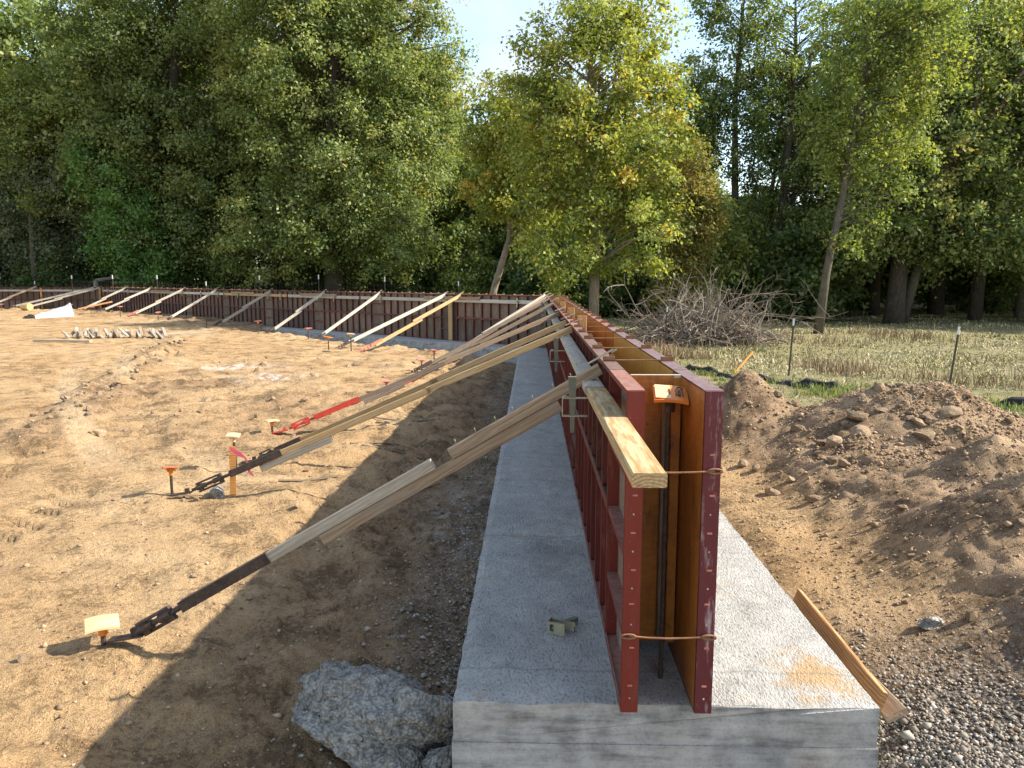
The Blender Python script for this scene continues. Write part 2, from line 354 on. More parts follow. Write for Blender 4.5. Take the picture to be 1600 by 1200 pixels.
M['cap_pale'] = m_simple('faded_orange_plastic', (0.640, 0.400, 0.192), (0.672, 0.480, 0.288), 9, .55, 0, .1)
M['cap_red'] = m_simple('red_orange_plastic', (0.496, 0.096, 0.040), (0.560, 0.144, 0.064), 9, .5, 0, .1)
M['cap_pink'] = m_simple('pink_orange_plastic', (0.528, 0.192, 0.136), (0.592, 0.256, 0.192), 9, .5, 0, .1)
M['ink'] = m_simple('dark_print', (.05, .03, .02), (.08, .05, .03), 9, .6)
M['brass'] = m_simple('galvanised_bracket', (0.288, 0.264, 0.176), (0.416, 0.384, 0.280), 26, .5, .45, .25, (0.240, 0.176, 0.096))
M['wedge'] = m_simple('grey_green_wedge', (0.120, 0.120, 0.088), (0.200, 0.200, 0.144), 22, .7, .2, .25)
M['pink'] = m_simple('pink_ribbon', (.85, .12, .22), (.90, .22, .32), 20, .5)
M['white_post'] = m_simple('white_paint', (0.592, 0.592, 0.576), (0.656, 0.656, 0.640), 20, .6)
M['post_steel'] = m_simple('green_brown_post', (.055, .045, .035), (.11, .09, .07), 20, .7, .3)
M['black_cloth'] = m_simple('black_fabric', (.012, .012, .013), (.03, .03, .032), 30, .8)
M['white_sheet'] = m_simple('white_sheeting', (0.368, 0.384, 0.416), (0.496, 0.504, 0.520), 8, .6)
M['bucket'] = m_simple('yellowed_plastic', (0.496, 0.320, 0.120), (0.560, 0.400, 0.192), 10, .6)
M['wire'] = m_simple('fence_wire', (.05, .05, .05), (.10, .10, .10), 30, .6, .6)
M['bark'] = m_bark('grey_bark', (.06, .05, .04), (.14, .12, .095), (.24, .21, .17))
M['bark_pale'] = m_bark('pale_bark', (.15, .115, .085), (.27, .22, .17), (.38, .32, .26))
M['bark_dark'] = m_bark('dark_bark', (.03, .025, .02), (.075, .06, .048), (.13, .11, .09))
M['dead'] = m_tint('dead_branch', (0, (.075, .058, .045)), (.5, (.20, .16, .12)), (1, (.36, .31, .255)))
M['straw'] = m_tint('dry_straw', (0, (.15, .155, .06)), (.22, (.28, .245, .115)), (.6, (.43, .365, .21)), (1, (.55, .48, .33)))
M['weed'] = m_tint('dry_weed', (0, (.14, .10, .06)), (.5, (.34, .26, .15)), (1, (.50, .40, .24)))
M['grass'] = m_leaf('green_grass', (0, (.08, .13, .04)), (.6, (.17, .22, .08)), (1, (.30, .30, .13)))
M['leaf_olive'] = m_leaf('olive_leaf', (0, (.08, .12, .03)), (.35, (.155, .215, .06)), (.65, (.26, .32, .10)), (.92, (.38, .41, .15)), (1, (.40, .34, .10)))
M['leaf_green'] = m_leaf('green_leaf', (0, (.055, .13, .026)), (.4, (.10, .22, .045)), (.8, (.18, .31, .07)), (1, (.29, .36, .10)))
M['leaf_grey'] = m_leaf('grey_green_leaf', (0, (.09, .125, .06)), (.5, (.18, .22, .115)), (1, (.31, .34, .17)))
M['leaf_yellow'] = m_leaf('yellow_green_leaf', (0, (.15, .20, .035)), (.4, (.27, .32, .06)), (.75, (.42, .43, .09)), (.94, (.56, .50, .09)), (1, (.60, .36, .06)))
M['leaf_orange'] = m_leaf('rusty_leaf', (0, (.14, .16, .045)), (.4, (.25, .24, .065)), (.75, (.38, .28, .07)), (1, (.52, .30, .06)))
M['leaf_light'] = m_leaf('light_green_leaf', (0, (.11, .16, .038)), (.5, (.21, .275, .07)), (1, (.40, .42, .11)))
M['leaf_dark'] = m_leaf('dark_green_leaf', (0, (.055, .10, .028)), (.5, (.11, .17, .048)), (1, (.25, .28, .08)))

# ------------------------------------------------------------------ plan of the site
XL, FT, XR = .335, .065, .61            # brace-side outer face of the near forms, form thickness, concrete face of the field side
Y0 = 2.65                               # open end of the forms
P0 = np.array([.37, 17.70]); ANG = math.radians(41)
D = np.array([-math.cos(ANG), math.sin(ANG)]); NRM = np.array([-math.sin(ANG), -math.cos(ANG)])
SEND = 28.0
FOOT_IN, FOOT_OUT = .635, .985
def ground_z(x, y, detail=True, masks=False):
    x = np.asarray(x, float); y = np.asarray(y, float)
    rel = np.stack([x - P0[0], y - P0[1]], -1)
    q = rel @ NRM - FOOT_IN; s = rel @ D
    # far section parallel to the picture beyond the second corner
    E = P0 + D * SEND
    q = np.where(s > SEND, np.minimum(q + 0, (E[1] - FOOT_IN - y)), q)
    u = -.30 - x
    d_in = np.minimum(u, q)
    pad = np.clip(-.345 + .0175 * y, -.40, .22)
    trench = np.where(q < u, -.36 + .5 * sstep(4, 17, s), -.43 + .06 * sstep(4, 14, y))
    trench = np.minimum(trench, pad)
    wob = .35 * fbm(x * .9, y * .9, 3)
    t = sstep(.35, 1.75, d_in + wob * 1.2)
    z_in = trench * (1 - t) + pad * t
    # field and the strip on the other side of the wall
    fld = .12 - .37 * sstep(-9, 2, x)
    ur = x - 1.32
    path = -.19 - .09 * (1 - sstep(0, .35, ur)) - .05 * sstep(2, 9, y) 
    far = sstep(9, 13, y + .25 * x)
    z_r = path * (1 - far) + fld * far
    b = np.zeros_like(x)
    def hump(cx, cy, rx, ry, h, ang=0, p=1.6):
        c, s_ = math.cos(ang), math.sin(ang); dx, dy = x - cx, y - cy
        a = np.abs((dx * c + dy * s_) / rx) ** 2 + np.abs((-dx * s_ + dy * c) / ry) ** 2
        return h * np.exp(-a ** (p / 2))
    w = .30 * fbm(x * 1.3 + 5, y * 1.3, 4)
    for a in ((2.35, 8.3, .62, .62, .72, 0), (3.75, 7.3, 1.25, .85, .78, -.25), (5.6, 6.6, 1.6, 1.0, .62, -.2), (3.4, 5.5, .75, .55, .50, -.3), (4.9, 5.2, 1.4, .8, .58, -.1),
              (2.95, 4.45, .62, .62, .50, .2), (4.3, 3.6, 1.0, .9, .52, 0), (2.75, 3.2, .5, .7, .44, .1), (3.9, 1.8, 1.1, 1.4, .5, 0), (2.9, 6.6, .5, .5, .36, 0)):
        h_ = hump(*a); b = np.maximum(b, h_) + .18 * np.minimum(b, h_)
    bank = (.30 + .10 * w) * sstep(1.95, 2.75, x + .5 * w + .05 * (y - 3)) * (1 - sstep(8.2, 9.6, y + .12 * x)) * (1 - sstep(5.6, 7.6, x)) * sstep(-2, 1.5, y)
    berm = np.maximum(b, bank) * (1 + .5 * w) + .25 * np.minimum(b, bank)
    z_r = z_r + berm
    out_far = (q < -1.5) & (x < .6 + 0 * y)
    z_out = np.where(ur > -.3, z_r, fld)
    inside = d_in > -.8
    z = np.where(inside, z_in, np.where((x < 1.0) & (y < 17), -.45, z_out))
    z = np.where(out_far & (y > 17), fld * sstep(1.5, 3.0, -q) + (-.2) * (1 - sstep(1.5, 3.0, -q)), z)
    field = sstep(9.6, 12.0, y + .55 * (x - 3) + 1.2 * fbm(x, y, 3)) * (ur > 0) * (1 - sstep(.08, .25, berm))
    field = np.where(out_far | ((q < -.5) & (y > 17)), 1.0, field) * ~inside
    # churned ridge of clods across the pad
    ax, ay, bx, by = -5.6, 8.2, -9.3, 19.5
    L2 = (bx - ax) ** 2 + (by - ay) ** 2; tt = np.clip(((x - ax) * (bx - ax) + (y - ay) * (by - ay)) / L2, 0, 1)
    dr = np.hypot(x - ax - tt * (bx - ax), y - ay - tt * (by - ay)) + .5 * fbm(x * .8, y * .8, 3)
    ridge = np.exp(-(dr / .30) ** 2) * inside
    z = z + .10 * ridge
    churn = np.exp(-((x + 5.0 + .25 * (y - 12)) / 2.2) ** 2 - ((y - 13.5) / 4.2) ** 2) * inside
    rough = np.clip(.30 + .75 * sstep(.02, .25, berm) + 1.15 * (1 - sstep(.9, 2.4, d_in)) * inside + 1.2 * ridge + .9 * churn + .7 * sstep(-.05, .28, fbm(x * .35 + 3, y * .35, 3)) * inside, 0, 1.7)
    if detail:
        big = fbm(x * .8, y * .8, 3) * .05 * (1 - .6 * field)
        n1 = fbm(x * 3.1, y * 3.1, 3, g=.55) * .045 * rough
        c = fbm(x * 11 + 40, y * 11, 4, g=.6); n2 = (np.abs(c) * -1 + .25) * .042 * rough + np.maximum(c - .18, 0) * .10 * rough
        hum = (fbm(x * 1.9 + 7, y * 1.9, 4, g=.55)) * .15 * (1 - .72 * sstep(1.2, 2.4, d_in)) * (1 - sstep(3.2, 4.6, d_in)) * sstep(.05, .5, d_in) * inside
        z = z + big + n1 + hum + n2 * (1 - .8 * field)
        # tracks left by machines: two curved bands with cleat marks
        for (cx, cy, R_) in ((-14.5, 5.0, 9.6), (-14.5, 5.0, 10.6), (-15.5, 2.5, 9.4), (-15.5, 2.5, 8.3), (-9.5, 1.5, 5.4), (-9.5, 1.5, 6.5), (-16, 14, 7.4), (-16, 14, 8.4)):
            rr = np.hypot(x - cx, y - cy); th = np.arctan2(y - cy, x - cx)
            band = (1 - sstep(.10, .22, np.abs(rr - R_))) * inside * sstep(-.1, .25, vnoise(x * .9, y * .9) + .18)
            z = z + band * (-.030 + .020 * np.sign(np.sin(th * R_ * 23 + (rr - R_) * 9)))
    tax, tay, tbx, tby = -3.0, 6.2, -10.4, 18.2; tl = math.hypot(tbx - tax, tby - tay); ux, uy = (tbx - tax) / tl, (tby - tay) / tl
    al = (x - tax) * ux + (y - tay) * uy; ac = -(x - tax) * uy + (y - tay) * ux + .012 * (al - 7) ** 2
    track = np.zeros_like(x)
    for c_ in (0.0, .85, 2.6, 3.5): track = np.maximum(track, 1 - sstep(.12, .24, np.abs(ac - c_)))
    track = track * inside * (1 - sstep(tl - 3, tl, al)) * sstep(0, 1.5, al) * sstep(-.25, .15, vnoise(al * .35 + 3, ac * .8))
    if detail: z = z + track * (-.022 + .013 * np.sin(al * 2 * math.pi / .21 + 5 * np.abs(ac)))
    if not masks: return z
    gravel = np.exp(-((x - 1.85) / .62) ** 2 - ((y - 2.55) / 1.0) ** 2) * 1.25 * (ur > -.2)
    gravel = np.maximum(gravel, .40 * (1 - sstep(.15, .75, d_in + wob)) * inside * (u < q + 1))
    moist = np.clip(.7 * (1 - sstep(.7, 1.9, d_in)) * inside + .5 * ridge + .55 * churn * sstep(-.2, .3, fbm(x * 1.1, y * 1.1, 3)) + .35 * sstep(.0, .4, fbm(x * .35 + 3, y * .35, 3)) * inside, 0, 1)
    lime = np.exp(-((x + 5.7) / .9) ** 2 - ((y - 14.5) / .35) ** 2) + np.exp(-((x + 4.5) / .55) ** 2 - ((y - 13.1) / .5) ** 2) 
    lime = lime + .5 * np.exp(-((x + .55) / .35) ** 2 - ((y - 6.4) / .9) ** 2)
    return z, dict(gravel=np.clip(gravel, 0, 1), moist=moist * (1 - .8 * track), track=track, berm=np.clip(sstep(.04, .28, berm) * (ur > 0), 0, 1) * .9, field=field, lime=np.clip(lime, 0, 1))
def gz(x, y): return float(ground_z(np.array([x]), np.array([y]))[0])

# ------------------------------------------------------------------ ground: one sheet, a disc round the camera, fine where it is near
def build_ground():
    ap = np.array([0.0, -3.6])
    r = np.concatenate([np.linspace(.3, 4.6, 12)[:-1], 4.6 * (78 / 4.6) ** (np.arange(640) / 639.0), [95, 130, 200, 350, 700, 1500]])
    a0 = np.radians(np.linspace(-48, 48, 620)); a1 = np.radians(np.linspace(48, 312, 40))[1:-1]
    th = np.concatenate([a0, a1]); R_, T = np.meshgrid(r, th, indexing='ij')
    x = ap[0] + R_ * np.sin(T); y = ap[1] + R_ * np.cos(T)
    z, mk = ground_z(x.ravel(), y.ravel(), True, True)
    nr, na = R_.shape; i = np.arange(nr - 1)[:, None]; j = np.arange(na)[None, :]; j2 = (j + 1) % na
    f = np.stack([i * na + j, i * na + j2, (i + 1) * na + j2, (i + 1) * na + j], -1).reshape(-1, 4)[:, ::-1]
    me = np_mesh('ground', np.stack([x.ravel(), y.ravel(), z], -1), f, True, mk)
    tag(obj('ground', me, M['ground']), 'bare tan dirt building pad, soil berm and dry meadow under everything', 'ground', kind='structure')
build_ground()

# ------------------------------------------------------------------ concrete footing
CORN = np.array([XL, P0[1] + (XL - P0[0]) * D[1] / D[0]])
END2 = P0 + D * SEND
PATH = [np.array([XL, 2.70]), CORN, END2, np.array([-34.0, END2[1]])]
def offs(path, w):
    """path points shifted w to the left of its direction, mitred"""
    out = []
    for i, p in enumerate(path):
        ds = []
        if i > 0: ds.append((path[i] - path[i - 1]) / np.linalg.norm(path[i] - path[i - 1]))
        if i < len(path) - 1: ds.append((path[i + 1] - path[i]) / np.linalg.norm(path[i + 1] - path[i]))
        ns = [np.array([-d[1], d[0]]) for d in ds]
        m = ns[0] if len(ns) == 1 else (ns[0] + ns[1]) / (1 + ns[0] @ ns[1])
        out.append(p + m * w)
    return out
def sweep(ws, zs, nsub, jit, cap_rows, seed, zj=0.0):
    """closed cross-section (ws lateral, zs height) swept along PATH; first leg cut fine"""
    lines = [offs(PATH, w) for w in ws]; n = len(ws); V = []; rg = np.random.default_rng(seed)
    st = [(0, t) for t in np.linspace(0, 1, nsub) ** 1.6] + [(1, t) for t in np.linspace(0, 1, 40)[1:]] + [(2, 1.0)]
    for (leg, t) in st:
        for k in range(n):
            p = lines[k][leg] * (1 - t) + lines[k][leg + 1] * t
            V.append([p[0], p[1], zs[k]])
    V = np.array(V); m = len(st)
    nb = jit * (fbm(V[:, 1] * 16 + V[:, 2] * 9, V[:, 0] * 7, 4)); edge = np.tile(np.array([1.0 if (k in (0, n - 1)) else 0 for k in range(n)]), m)
    topm = np.tile(np.array([1.0 if z > -.001 else 0 for z in zs]), m)
    V[:, 0] += nb * edge * .55 
    V[:, 2] += topm * zj * (fbm(V[:, 0] * 6, V[:, 1] * 6, 4)) - topm * edge * .006
    V[:n, 1] += .010 * fbm(V[:n, 0] * 9, V[:n, 2] * 9, 3)
    F = []
    for i in range(m - 1):
        for k in range(n):
            k2 = (k + 1) % n; F.append((i * n + k, (i + 1) * n + k, (i + 1) * n + k2, i * n + k2))
    mb = MB(); mb.add(V, F); mb.f.append(tuple(range(n))); mb.f.append(tuple((m - 1) * n + k for k in range(n - 1, -1, -1)))
    return mb
ft = thing('concrete_footing', 'wide grey concrete footing running under both form walls', 'footing', (0, 2.7, 0))
tw = list(np.linspace(FOOT_IN, -FOOT_OUT, 46)); ws = tw + [-FOOT_OUT, FOOT_IN]; zs = [0.0] * 46 + [-.165, -.165]
o = obj('upper_pour', sweep(ws, zs, 240, .012, 0, 4, .012).mesh('upper_pour'), M['concrete'], ft); o.location = (0, -2.7, 0)
ws = [FOOT_IN + .006, -FOOT_OUT - .006, -FOOT_OUT - .006, FOOT_IN + .006]; zs = [-.166, -.166, -.55, -.55]
o = obj('lower_pour', sweep(ws, zs, 30, .01, 0, 5).mesh('lower_pour'), M['concrete'], ft); o.location = (.0, -2.7045, 0)

# ------------------------------------------------------------------ steel form panels
def rail_mesh(L, t, d, name, ax='x'):
    mb = MB(); mb.beam(L, d, t, .0015); return mb.mesh(name)
def panel_frame(L, H, d=FT, t=.008):
    mb = MB()
    for z in (t / 2, H - t / 2): mb.box((L / 2, d / 2, z), (L, d, t))
    for x in (t / 2, L - t / 2): mb.box((x, d / 2, H / 2), (t, d, H - 2 * t))
    # lips that fold inwards along the outer edge
    for z in (t + .006, H - t - .006): mb.box((L / 2, d - .003, z), (L - 2 * t, .006, .012))
    return mb.mesh('frame')
def rib_mesh(Lr, d):
    mb = MB(); mb.box((0, d / 2 + .012, 0), (.007, d, Lr)); mb.box((.011, d + .010, 0), (.018, .004, Lr))
    for z in (-Lr * .3, Lr * .28): mb.box((.004, d / 2 + .012, z), (.004, .016, .03))
    return mb.mesh('rib')
def sheet_mesh(L, H, t=.012):
    mb = MB(); mb.box((L / 2, t / 2 + .001, H / 2), (L - .017, t, H - .017)); return mb.mesh('plywood_face')
def mesh_variants(src, mats):
    out = {}
    for k in mats:
        c = src.copy(); c.materials.clear(); c.materials.append(M[k]); out[k] = c
    return out
LP, HP, LF, HF = 2.44, .61, .61, 1.22
PM = ('red', 'maroon', 'old_red')
fr_long, fr_fill = mesh_variants(panel_frame(LP, HP), PM), mesh_variants(panel_frame(LF, HF), PM)
rib_long, rib_fill = mesh_variants(rib_mesh(HP - .018, FT - .016), PM), mesh_variants(rib_mesh(LF - .018, FT - .016), PM)
def two_sided(me, inner, back):
    me.materials.clear(); me.materials.append(M[back]); me.materials.append(M[inner])
    for p in me.polygons:
        if p.normal.y < -.5: p.material_index = 1
    return me
sh_long = [two_sided(sheet_mesh(LP, HP), i_, 'ply_back') for i_ in ('ply_in', 'ply_gold')]
sh_fill = [two_sided(sheet_mesh(LF, HF), i_, 'ply_back') for i_ in ('ply_in', 'ply_gold')]
PROTO = {}
def panel(kind, paint, inner, loc, rz, label, group, name='wall_form'):
    key = (kind, paint, inner)
    if key in PROTO:
        c = copy_tree(PROTO[key]); c.location = loc; c.rotation_euler = (0, 0, rz); tag(c, label, 'wall form', group); return c
    t = thing(name, label, 'wall form', loc, rz, group)
    if kind == 'long':
        obj('frame', fr_long[paint], None, t); obj('plywood_face', sh_long[inner], None, t)
        for i in range(1, 8): obj('rib', rib_long[paint], None, t, (LP * i / 8, 0, HP / 2))
    else:
        obj('frame', fr_fill[paint], None, t); obj('plywood_face', sh_fill[inner], None, t)
        Rm = Matrix.Rotation(math.pi / 2, 4, 'Y')
        for i in range(1, 4): obj('rib', rib_fill[paint], None, t, None, Matrix.Translation((LF / 2, 0, HF * i / 4)) @ Rm)
    PROTO[key] = t
    return t
G_IN, G_OUT, G_FI, G_FO = 'form panels on the brace side of the near wall', 'form panels on the field side of the near wall', 'form panels on the pad side of the far wall', 'form panels on the woods side of the far wall'
def run(npos, place, where, group, paints, start_fill=True, inner=(0, 1)):
    """alternating narrow and long panels, place(s, width) gives (loc, rz)"""
    s, i, b = 0.0, 0, 0
    fi, lo = 0, 0
    while s < npos - .3:
        if (i % 2 == 0) == start_fill:
            loc, rz = place(s, LF); fi += 1
            panel('fill', paints[i % len(paints)], inner[0], (*loc, .001), rz, f'narrow red form, {ordw(fi - 1)} from {where}', group); s += LF + .002
        else:
            if s + LP > npos + 1.2: break
            loc, rz = place(s, LP); lo += 1
            for z, nm in ((0.001, 'lower'), (.612, 'upper')):
                panel('long', paints[(i + (z > .3)) % len(paints)], inner[(i // 2 + (z > .3)) % 2] if z > .3 else inner[0], (*loc, z), rz, f'long {nm} red ribbed form, {ordw(lo - 1)} from {where}', group)
            s += LP + .002
        i += 1
    return s
r90 = math.pi / 2
run(14.9, lambda s, w: ((XL + FT, Y0 + s), r90), 'the open end, brace side', G_IN, ('red', 'red', 'old_red'))
run(15.2, lambda s, w: ((XR, Y0 + s + w), -r90), 'the open end, field side', G_OUT, ('maroon', 'red', 'maroon'))
rzf = math.atan2(D[1], D[0]); Q0 = P0 - NRM * FT; Q1 = Q0 - NRM * .21
run(27.6, lambda s, w: (tuple(Q0 + D * (s + .06)), rzf), 'the corner, pad side of far wall', G_FI, ('old_red', 'maroon', 'old_red'))
run(28.2, lambda s, w: (tuple(Q1 + D * (s + w - .32)), rzf + math.pi), 'the corner, woods side of far wall', G_FO, ('old_red', 'old_red'))
E2 = Q0 + D * SEND
run(11.0, lambda s, w: ((E2[0] - s - .02, E2[1]), math.pi), 'the bend, end stretch of far wall', 'form panels of the end stretch of the far wall', ('maroon', 'old_red'), False)
run(11.0, lambda s, w: ((E2[0] - s - w - .02, E2[1] + .21), 0), 'the bend, back of end stretch', 'form panels on the back of the end stretch', ('old_red', 'old_red'), False)

# slots and bolt holes of the two end rails, a paler crust in each
def rail_slots(x, label):
    t = thing('end_rail', label, 'form rail', (x, Y0 - .0035, .0))
    obj('rail', MB().box((0, 0, .6105), (FT - .003, .006, 1.217)).mesh('rail'), M['rail_red'] if x < .5 else M['rail_maroon'], t)
    sl = MB().box((0, 0, 0), (.018, .003, .006)).mesh('slot'); ho = MB(); ho.tube([(0, -.0015, 0), (0, .0015, 0)], .0032, 8); ho = ho.mesh('bolt_hole')
    for i, z in enumerate((.11, .26, .43, .56, .70, .84, .99)):
        obj('slot', sl, M['pale_wood'] if i % 3 else M['salmon'], t, (.004 * (i % 2), -.004, z))
    for z in (.06, .35, .49, .63, .77): obj('bolt_hole', ho, M['pale_wood'], t, (0.0, -.004, z))
    return t
rail_slots(XL + FT / 2, 'scarlet slotted end rail closing the brace side forms at the open end')
rail_slots(XR + FT / 2, 'maroon scraped end rail closing the field side forms at the open end')

# bulkhead closing the wall
BY = 3.08
t = thing('plywood_bulkhead', 'orange plywood bulkhead closing the wall between the two near forms', 'bulkhead', (.505, BY, 0))
obj('sheet', MB().box((-.012, .009, .645), (.175, .018, 1.15)).mesh('sheet'), M['ply_in'], t)
obj('head_board', MB().box((0.002, .014, 1.215), (.204, .022, .012)).mesh('head_board'), M['pale_wood'], t)
t2 = thing('upright_stud', 'orange stained upright stud standing against the bulkhead beside the rebar', 'stud', (.585, BY - .021, .085))
mb = MB(); mb.beam(1.09, .038, .045, .003); obj('stud', mb.mesh('stud'), M['ply_in'], t2, None, Matrix.Rotation(-math.pi / 2, 4, 'Y') @ Matrix.Rotation(math.pi / 2, 4, 'X'))
t3 = thing('keyway_strip', 'grey worn keyway strip upright between rebar and stud', 'wood strip', (.548, BY - .018, .10))
mb = MB(); mb.beam(1.02, .032, .03, .003); obj('strip', mb.mesh('strip'), M['dark_wood'], t3, None, Matrix.Rotation(-math.pi / 2, 4, 'Y') @ Matrix.Rotation(math.pi / 2, 4, 'X'))

def square_cap(loc, size, tilt, yaw, mat, label, group, sock=.06, print_=False, sock_mat=None, parent_stake=True):
    """plastic impalement cap: bowed square plate with socket"""
    t = thing('rebar_cap', label, 'rebar cap', loc, yaw, group)
    n = 7; V = []; h = size / 2
    for zt in (0, 1):
        for i in range(n):
            for j in range(n):
                a, b = i / (n - 1) * 2 - 1, j / (n - 1) * 2 - 1
                V.append((a * h, b * h, -.10 * h * (a * a + .5 * b * b) + (0.006 if zt else -.006)))
    F = []
    for i in range(n - 1):
        for j in range(n - 1):
            a = i * n + j; F.append((a, a + 1, a + n + 1, a + n)); a += n * n; F.append((a, a + n, a + n + 1, a + 1))
    ring = [i * n for i in range(n)] + [(n - 1) * n + j for j in range(1, n)] + [i * n + n - 1 for i in range(n - 2, -1, -1)] + [j for j in range(n - 2, 0, -1)]
    for a, b in zip(ring, ring[1:] + ring[:1]): F.append((a, b, b + n * n, a + n * n))
    mb = MB(); mb.add(V, F); R = Matrix.Rotation(tilt[0], 4, 'X') @ Matrix.Rotation(tilt[1], 4, 'Y')
    p = obj('plate', mb.mesh('plate'), M[mat], t, None, R)
    mb = MB(); mb.tube([(0, 0, -.006), (0, 0, -.03), (0, 0, -sock)], [size * .22, size * .16, size * .14], 12)
    for k in range(4):
        a = math.pi / 4 + k * math.pi / 2
        mb.box((math.cos(a) * size * .22, math.sin(a) * size * .22, -.018), (size * .3, .005, .03), Matrix.Rotation(a, 3, 'Z'))
    obj('socket', mb.mesh('socket'), M[sock_mat or mat], t)
    if print_:
        w = MB()
        for (cx, cy, dx, dy) in ((.032, -.03, .014, .006), (.032, -.018, .014, .006), (.032, -.004, .014, .01), (.032, .008, .014, .005), (.020, -.02, .005, .03), (.020, .012, .005, .012),
                                 (.045, -.01, .005, .05), (-.048, -.035, .012, .006), (-.048, -.022, .012, .004), (-.036, -.03, .004, .02), (-.052, .02, .004, .04), (-.005, 0, .004, .05)):
            w.box((cx, cy, -.10 * h * ((cx / h) ** 2 + .5 * (cy / h) ** 2) + .0072), (dx, dy, .0012))
        ringp = [(.036 + .011 * math.cos(a), .035 + .013 * math.sin(a), .0045) for a in np.linspace(0, 2 * math.pi, 13)]
        w.tube(ringp, .0022, 4)
        obj('print', w.mesh('print'), M['ink'], p)
        half_p = MB(); half_p.box((-.031, 0, .0048), (.06, .118, .0012)); obj('pale_half', half_p.mesh('pale_half'), M['cap_pale'], p)  # thin plate in a paler tone over one half of the cap
    return t
def bar_mesh(L, r=.0095, ribs=True):
    mb = MB(); n = max(2, int(L / .025)); pts = []; rad = []
    for i in range(n + 1):
        for dz, rr in ((0, r), (.006, r * 1.16), (.011, r)):
            z = i * L / n + dz
            if z <= L: pts.append((0, 0, z)); rad.append(rr)
    mb.tube(pts, rad, 7); return mb.mesh('bar')
t = thing('upright_rebar', 'black deformed rebar standing on the footing in front of the bulkhead', 'rebar', (.527, 2.90, 0.0)); obj('bar', bar_mesh(1.12), M['rebar'], t)
square_cap((.545, 2.955, 1.166), .132, (.30, .06), -.10, 'cap_orange', 'square orange rebar cap with worn print, tilted between the near forms', 'square safety caps', .075, True, 'rebar')

# ------------------------------------------------------------------ ties across the forms
TIE_G = 'flat rusty ties with wedges across the form tops'
def tie_proto():
    t = thing('form_tie', 'flat rusty tie', 'form tie', (0, 0, 0), 0, TIE_G)
    obj('strap', MB().box((0, 0, .004), (.33, .02, .005)).mesh('strap'), M['rust'], t)
    w = MB(); w.box((0, 0, .014), (.056, .026, .015)); w.box((.012, .004, .026), (.022, .014, .012)); wm = w.mesh('wedge')
    for s in (-1, 1): obj('wedge', wm, M['rust'], t, (s * .138, .003 * s, 0))
    return t
tie0 = tie_proto(); XM = (XL + FT + XR) / 2
ys = [3.60, 4.26, 4.96, 5.59, 6.18] + [6.80 + .61 * i for i in range(18)]
for i, y in enumerate(ys):
    c = tie0 if i == 0 else copy_tree(tie0)
    c.location = (XM, y, 1.2222); c.rotation_euler = (0, 0, random.uniform(-.02, .02))
    c['label'] = f'flat rusty tie with wedges over the near form tops, {ordw(i)} behind the bulkhead'
far_tie = MB(); far_tie.box((0, 0, .004), (.34, .02, .006)); far_tie.box((-.138, 0, .016), (.05, .035, .022)); far_tie.box((.138, 0, .016), (.05, .035, .022)); far_tie = far_tie.mesh('far_form_tie')
for i in range(45):
    s = .5 + i * .61; p = P0 - NRM * .17 + D * s
    if s > SEND: break
    oo = obj('far_form_tie', far_tie, M['rust'], None, (p[0], p[1], 1.2222)); oo.rotation_euler = (0, 0, rzf + r90)
    tag(oo, f'small rusty tie on top of the far wall, {ordw(i)} from the corner', 'form tie', 'ties on top of the far wall')
def loop_tie(z, label):
    t = thing('end_tie', label, 'form tie', (XM, Y0 - .014, z), 0, 'looped ties across the open end of the forms')
    mb = MB(); mb.tube([(-.145, 0, .004), (-.08, 0, -.002), (0, -.003, -.003), (.08, 0, -.001), (.145, 0, .003)], [.004, .0035, .0045, .0035, .004], 6); obj('strap', mb.mesh('strap'), M['rust'], t)
    for s in (-1, 1):
        l = MB(); l.tube([(s * .125 + .026 * math.cos(a), -.003, .003 + .0085 * math.sin(a)) for a in np.linspace(0, 2 * math.pi, 15)], .004, 6, False)
        obj('loop', l.mesh('loop'), M['rust'], t, (s * .022, 0, 0))
loop_tie(.305, 'rusty looped tie low across the open end of the forms')
loop_tie(.93, 'rusty looped tie high across the open end, behind the waler tip')
# spacer blocks inside the top
for i, y in enumerate((6.45, 8.3, 10.6, 13.2)):
    mb = MB(); mb.beam(.26, .038, .075, .003)
    oo = obj('spacer_block', mb.mesh('spacer_block'), M['orange_wood'], None, None, Matrix.Translation((XL + FT + .022, y, 1.04)) @ Matrix.Rotation(-math.pi / 2, 4, 'Y') @ Matrix.Rotation(.04, 4, 'X'))
    tag(oo, f'orange upright spacer block inside the near form top, {ordw(i)} from the open end', 'wood block', 'spacer blocks between the near forms')
# dark rebar laid between the forms
mb = MB(); mb.tube([(.47, 3.3, .55), (.47, 10, .56), (.47, 17.4, .55)], .008, 6)
tag(obj('wall_rebar', mb.mesh('wall_rebar'), M['rebar']), 'dark level rebar running inside the near wall forms', 'rebar')

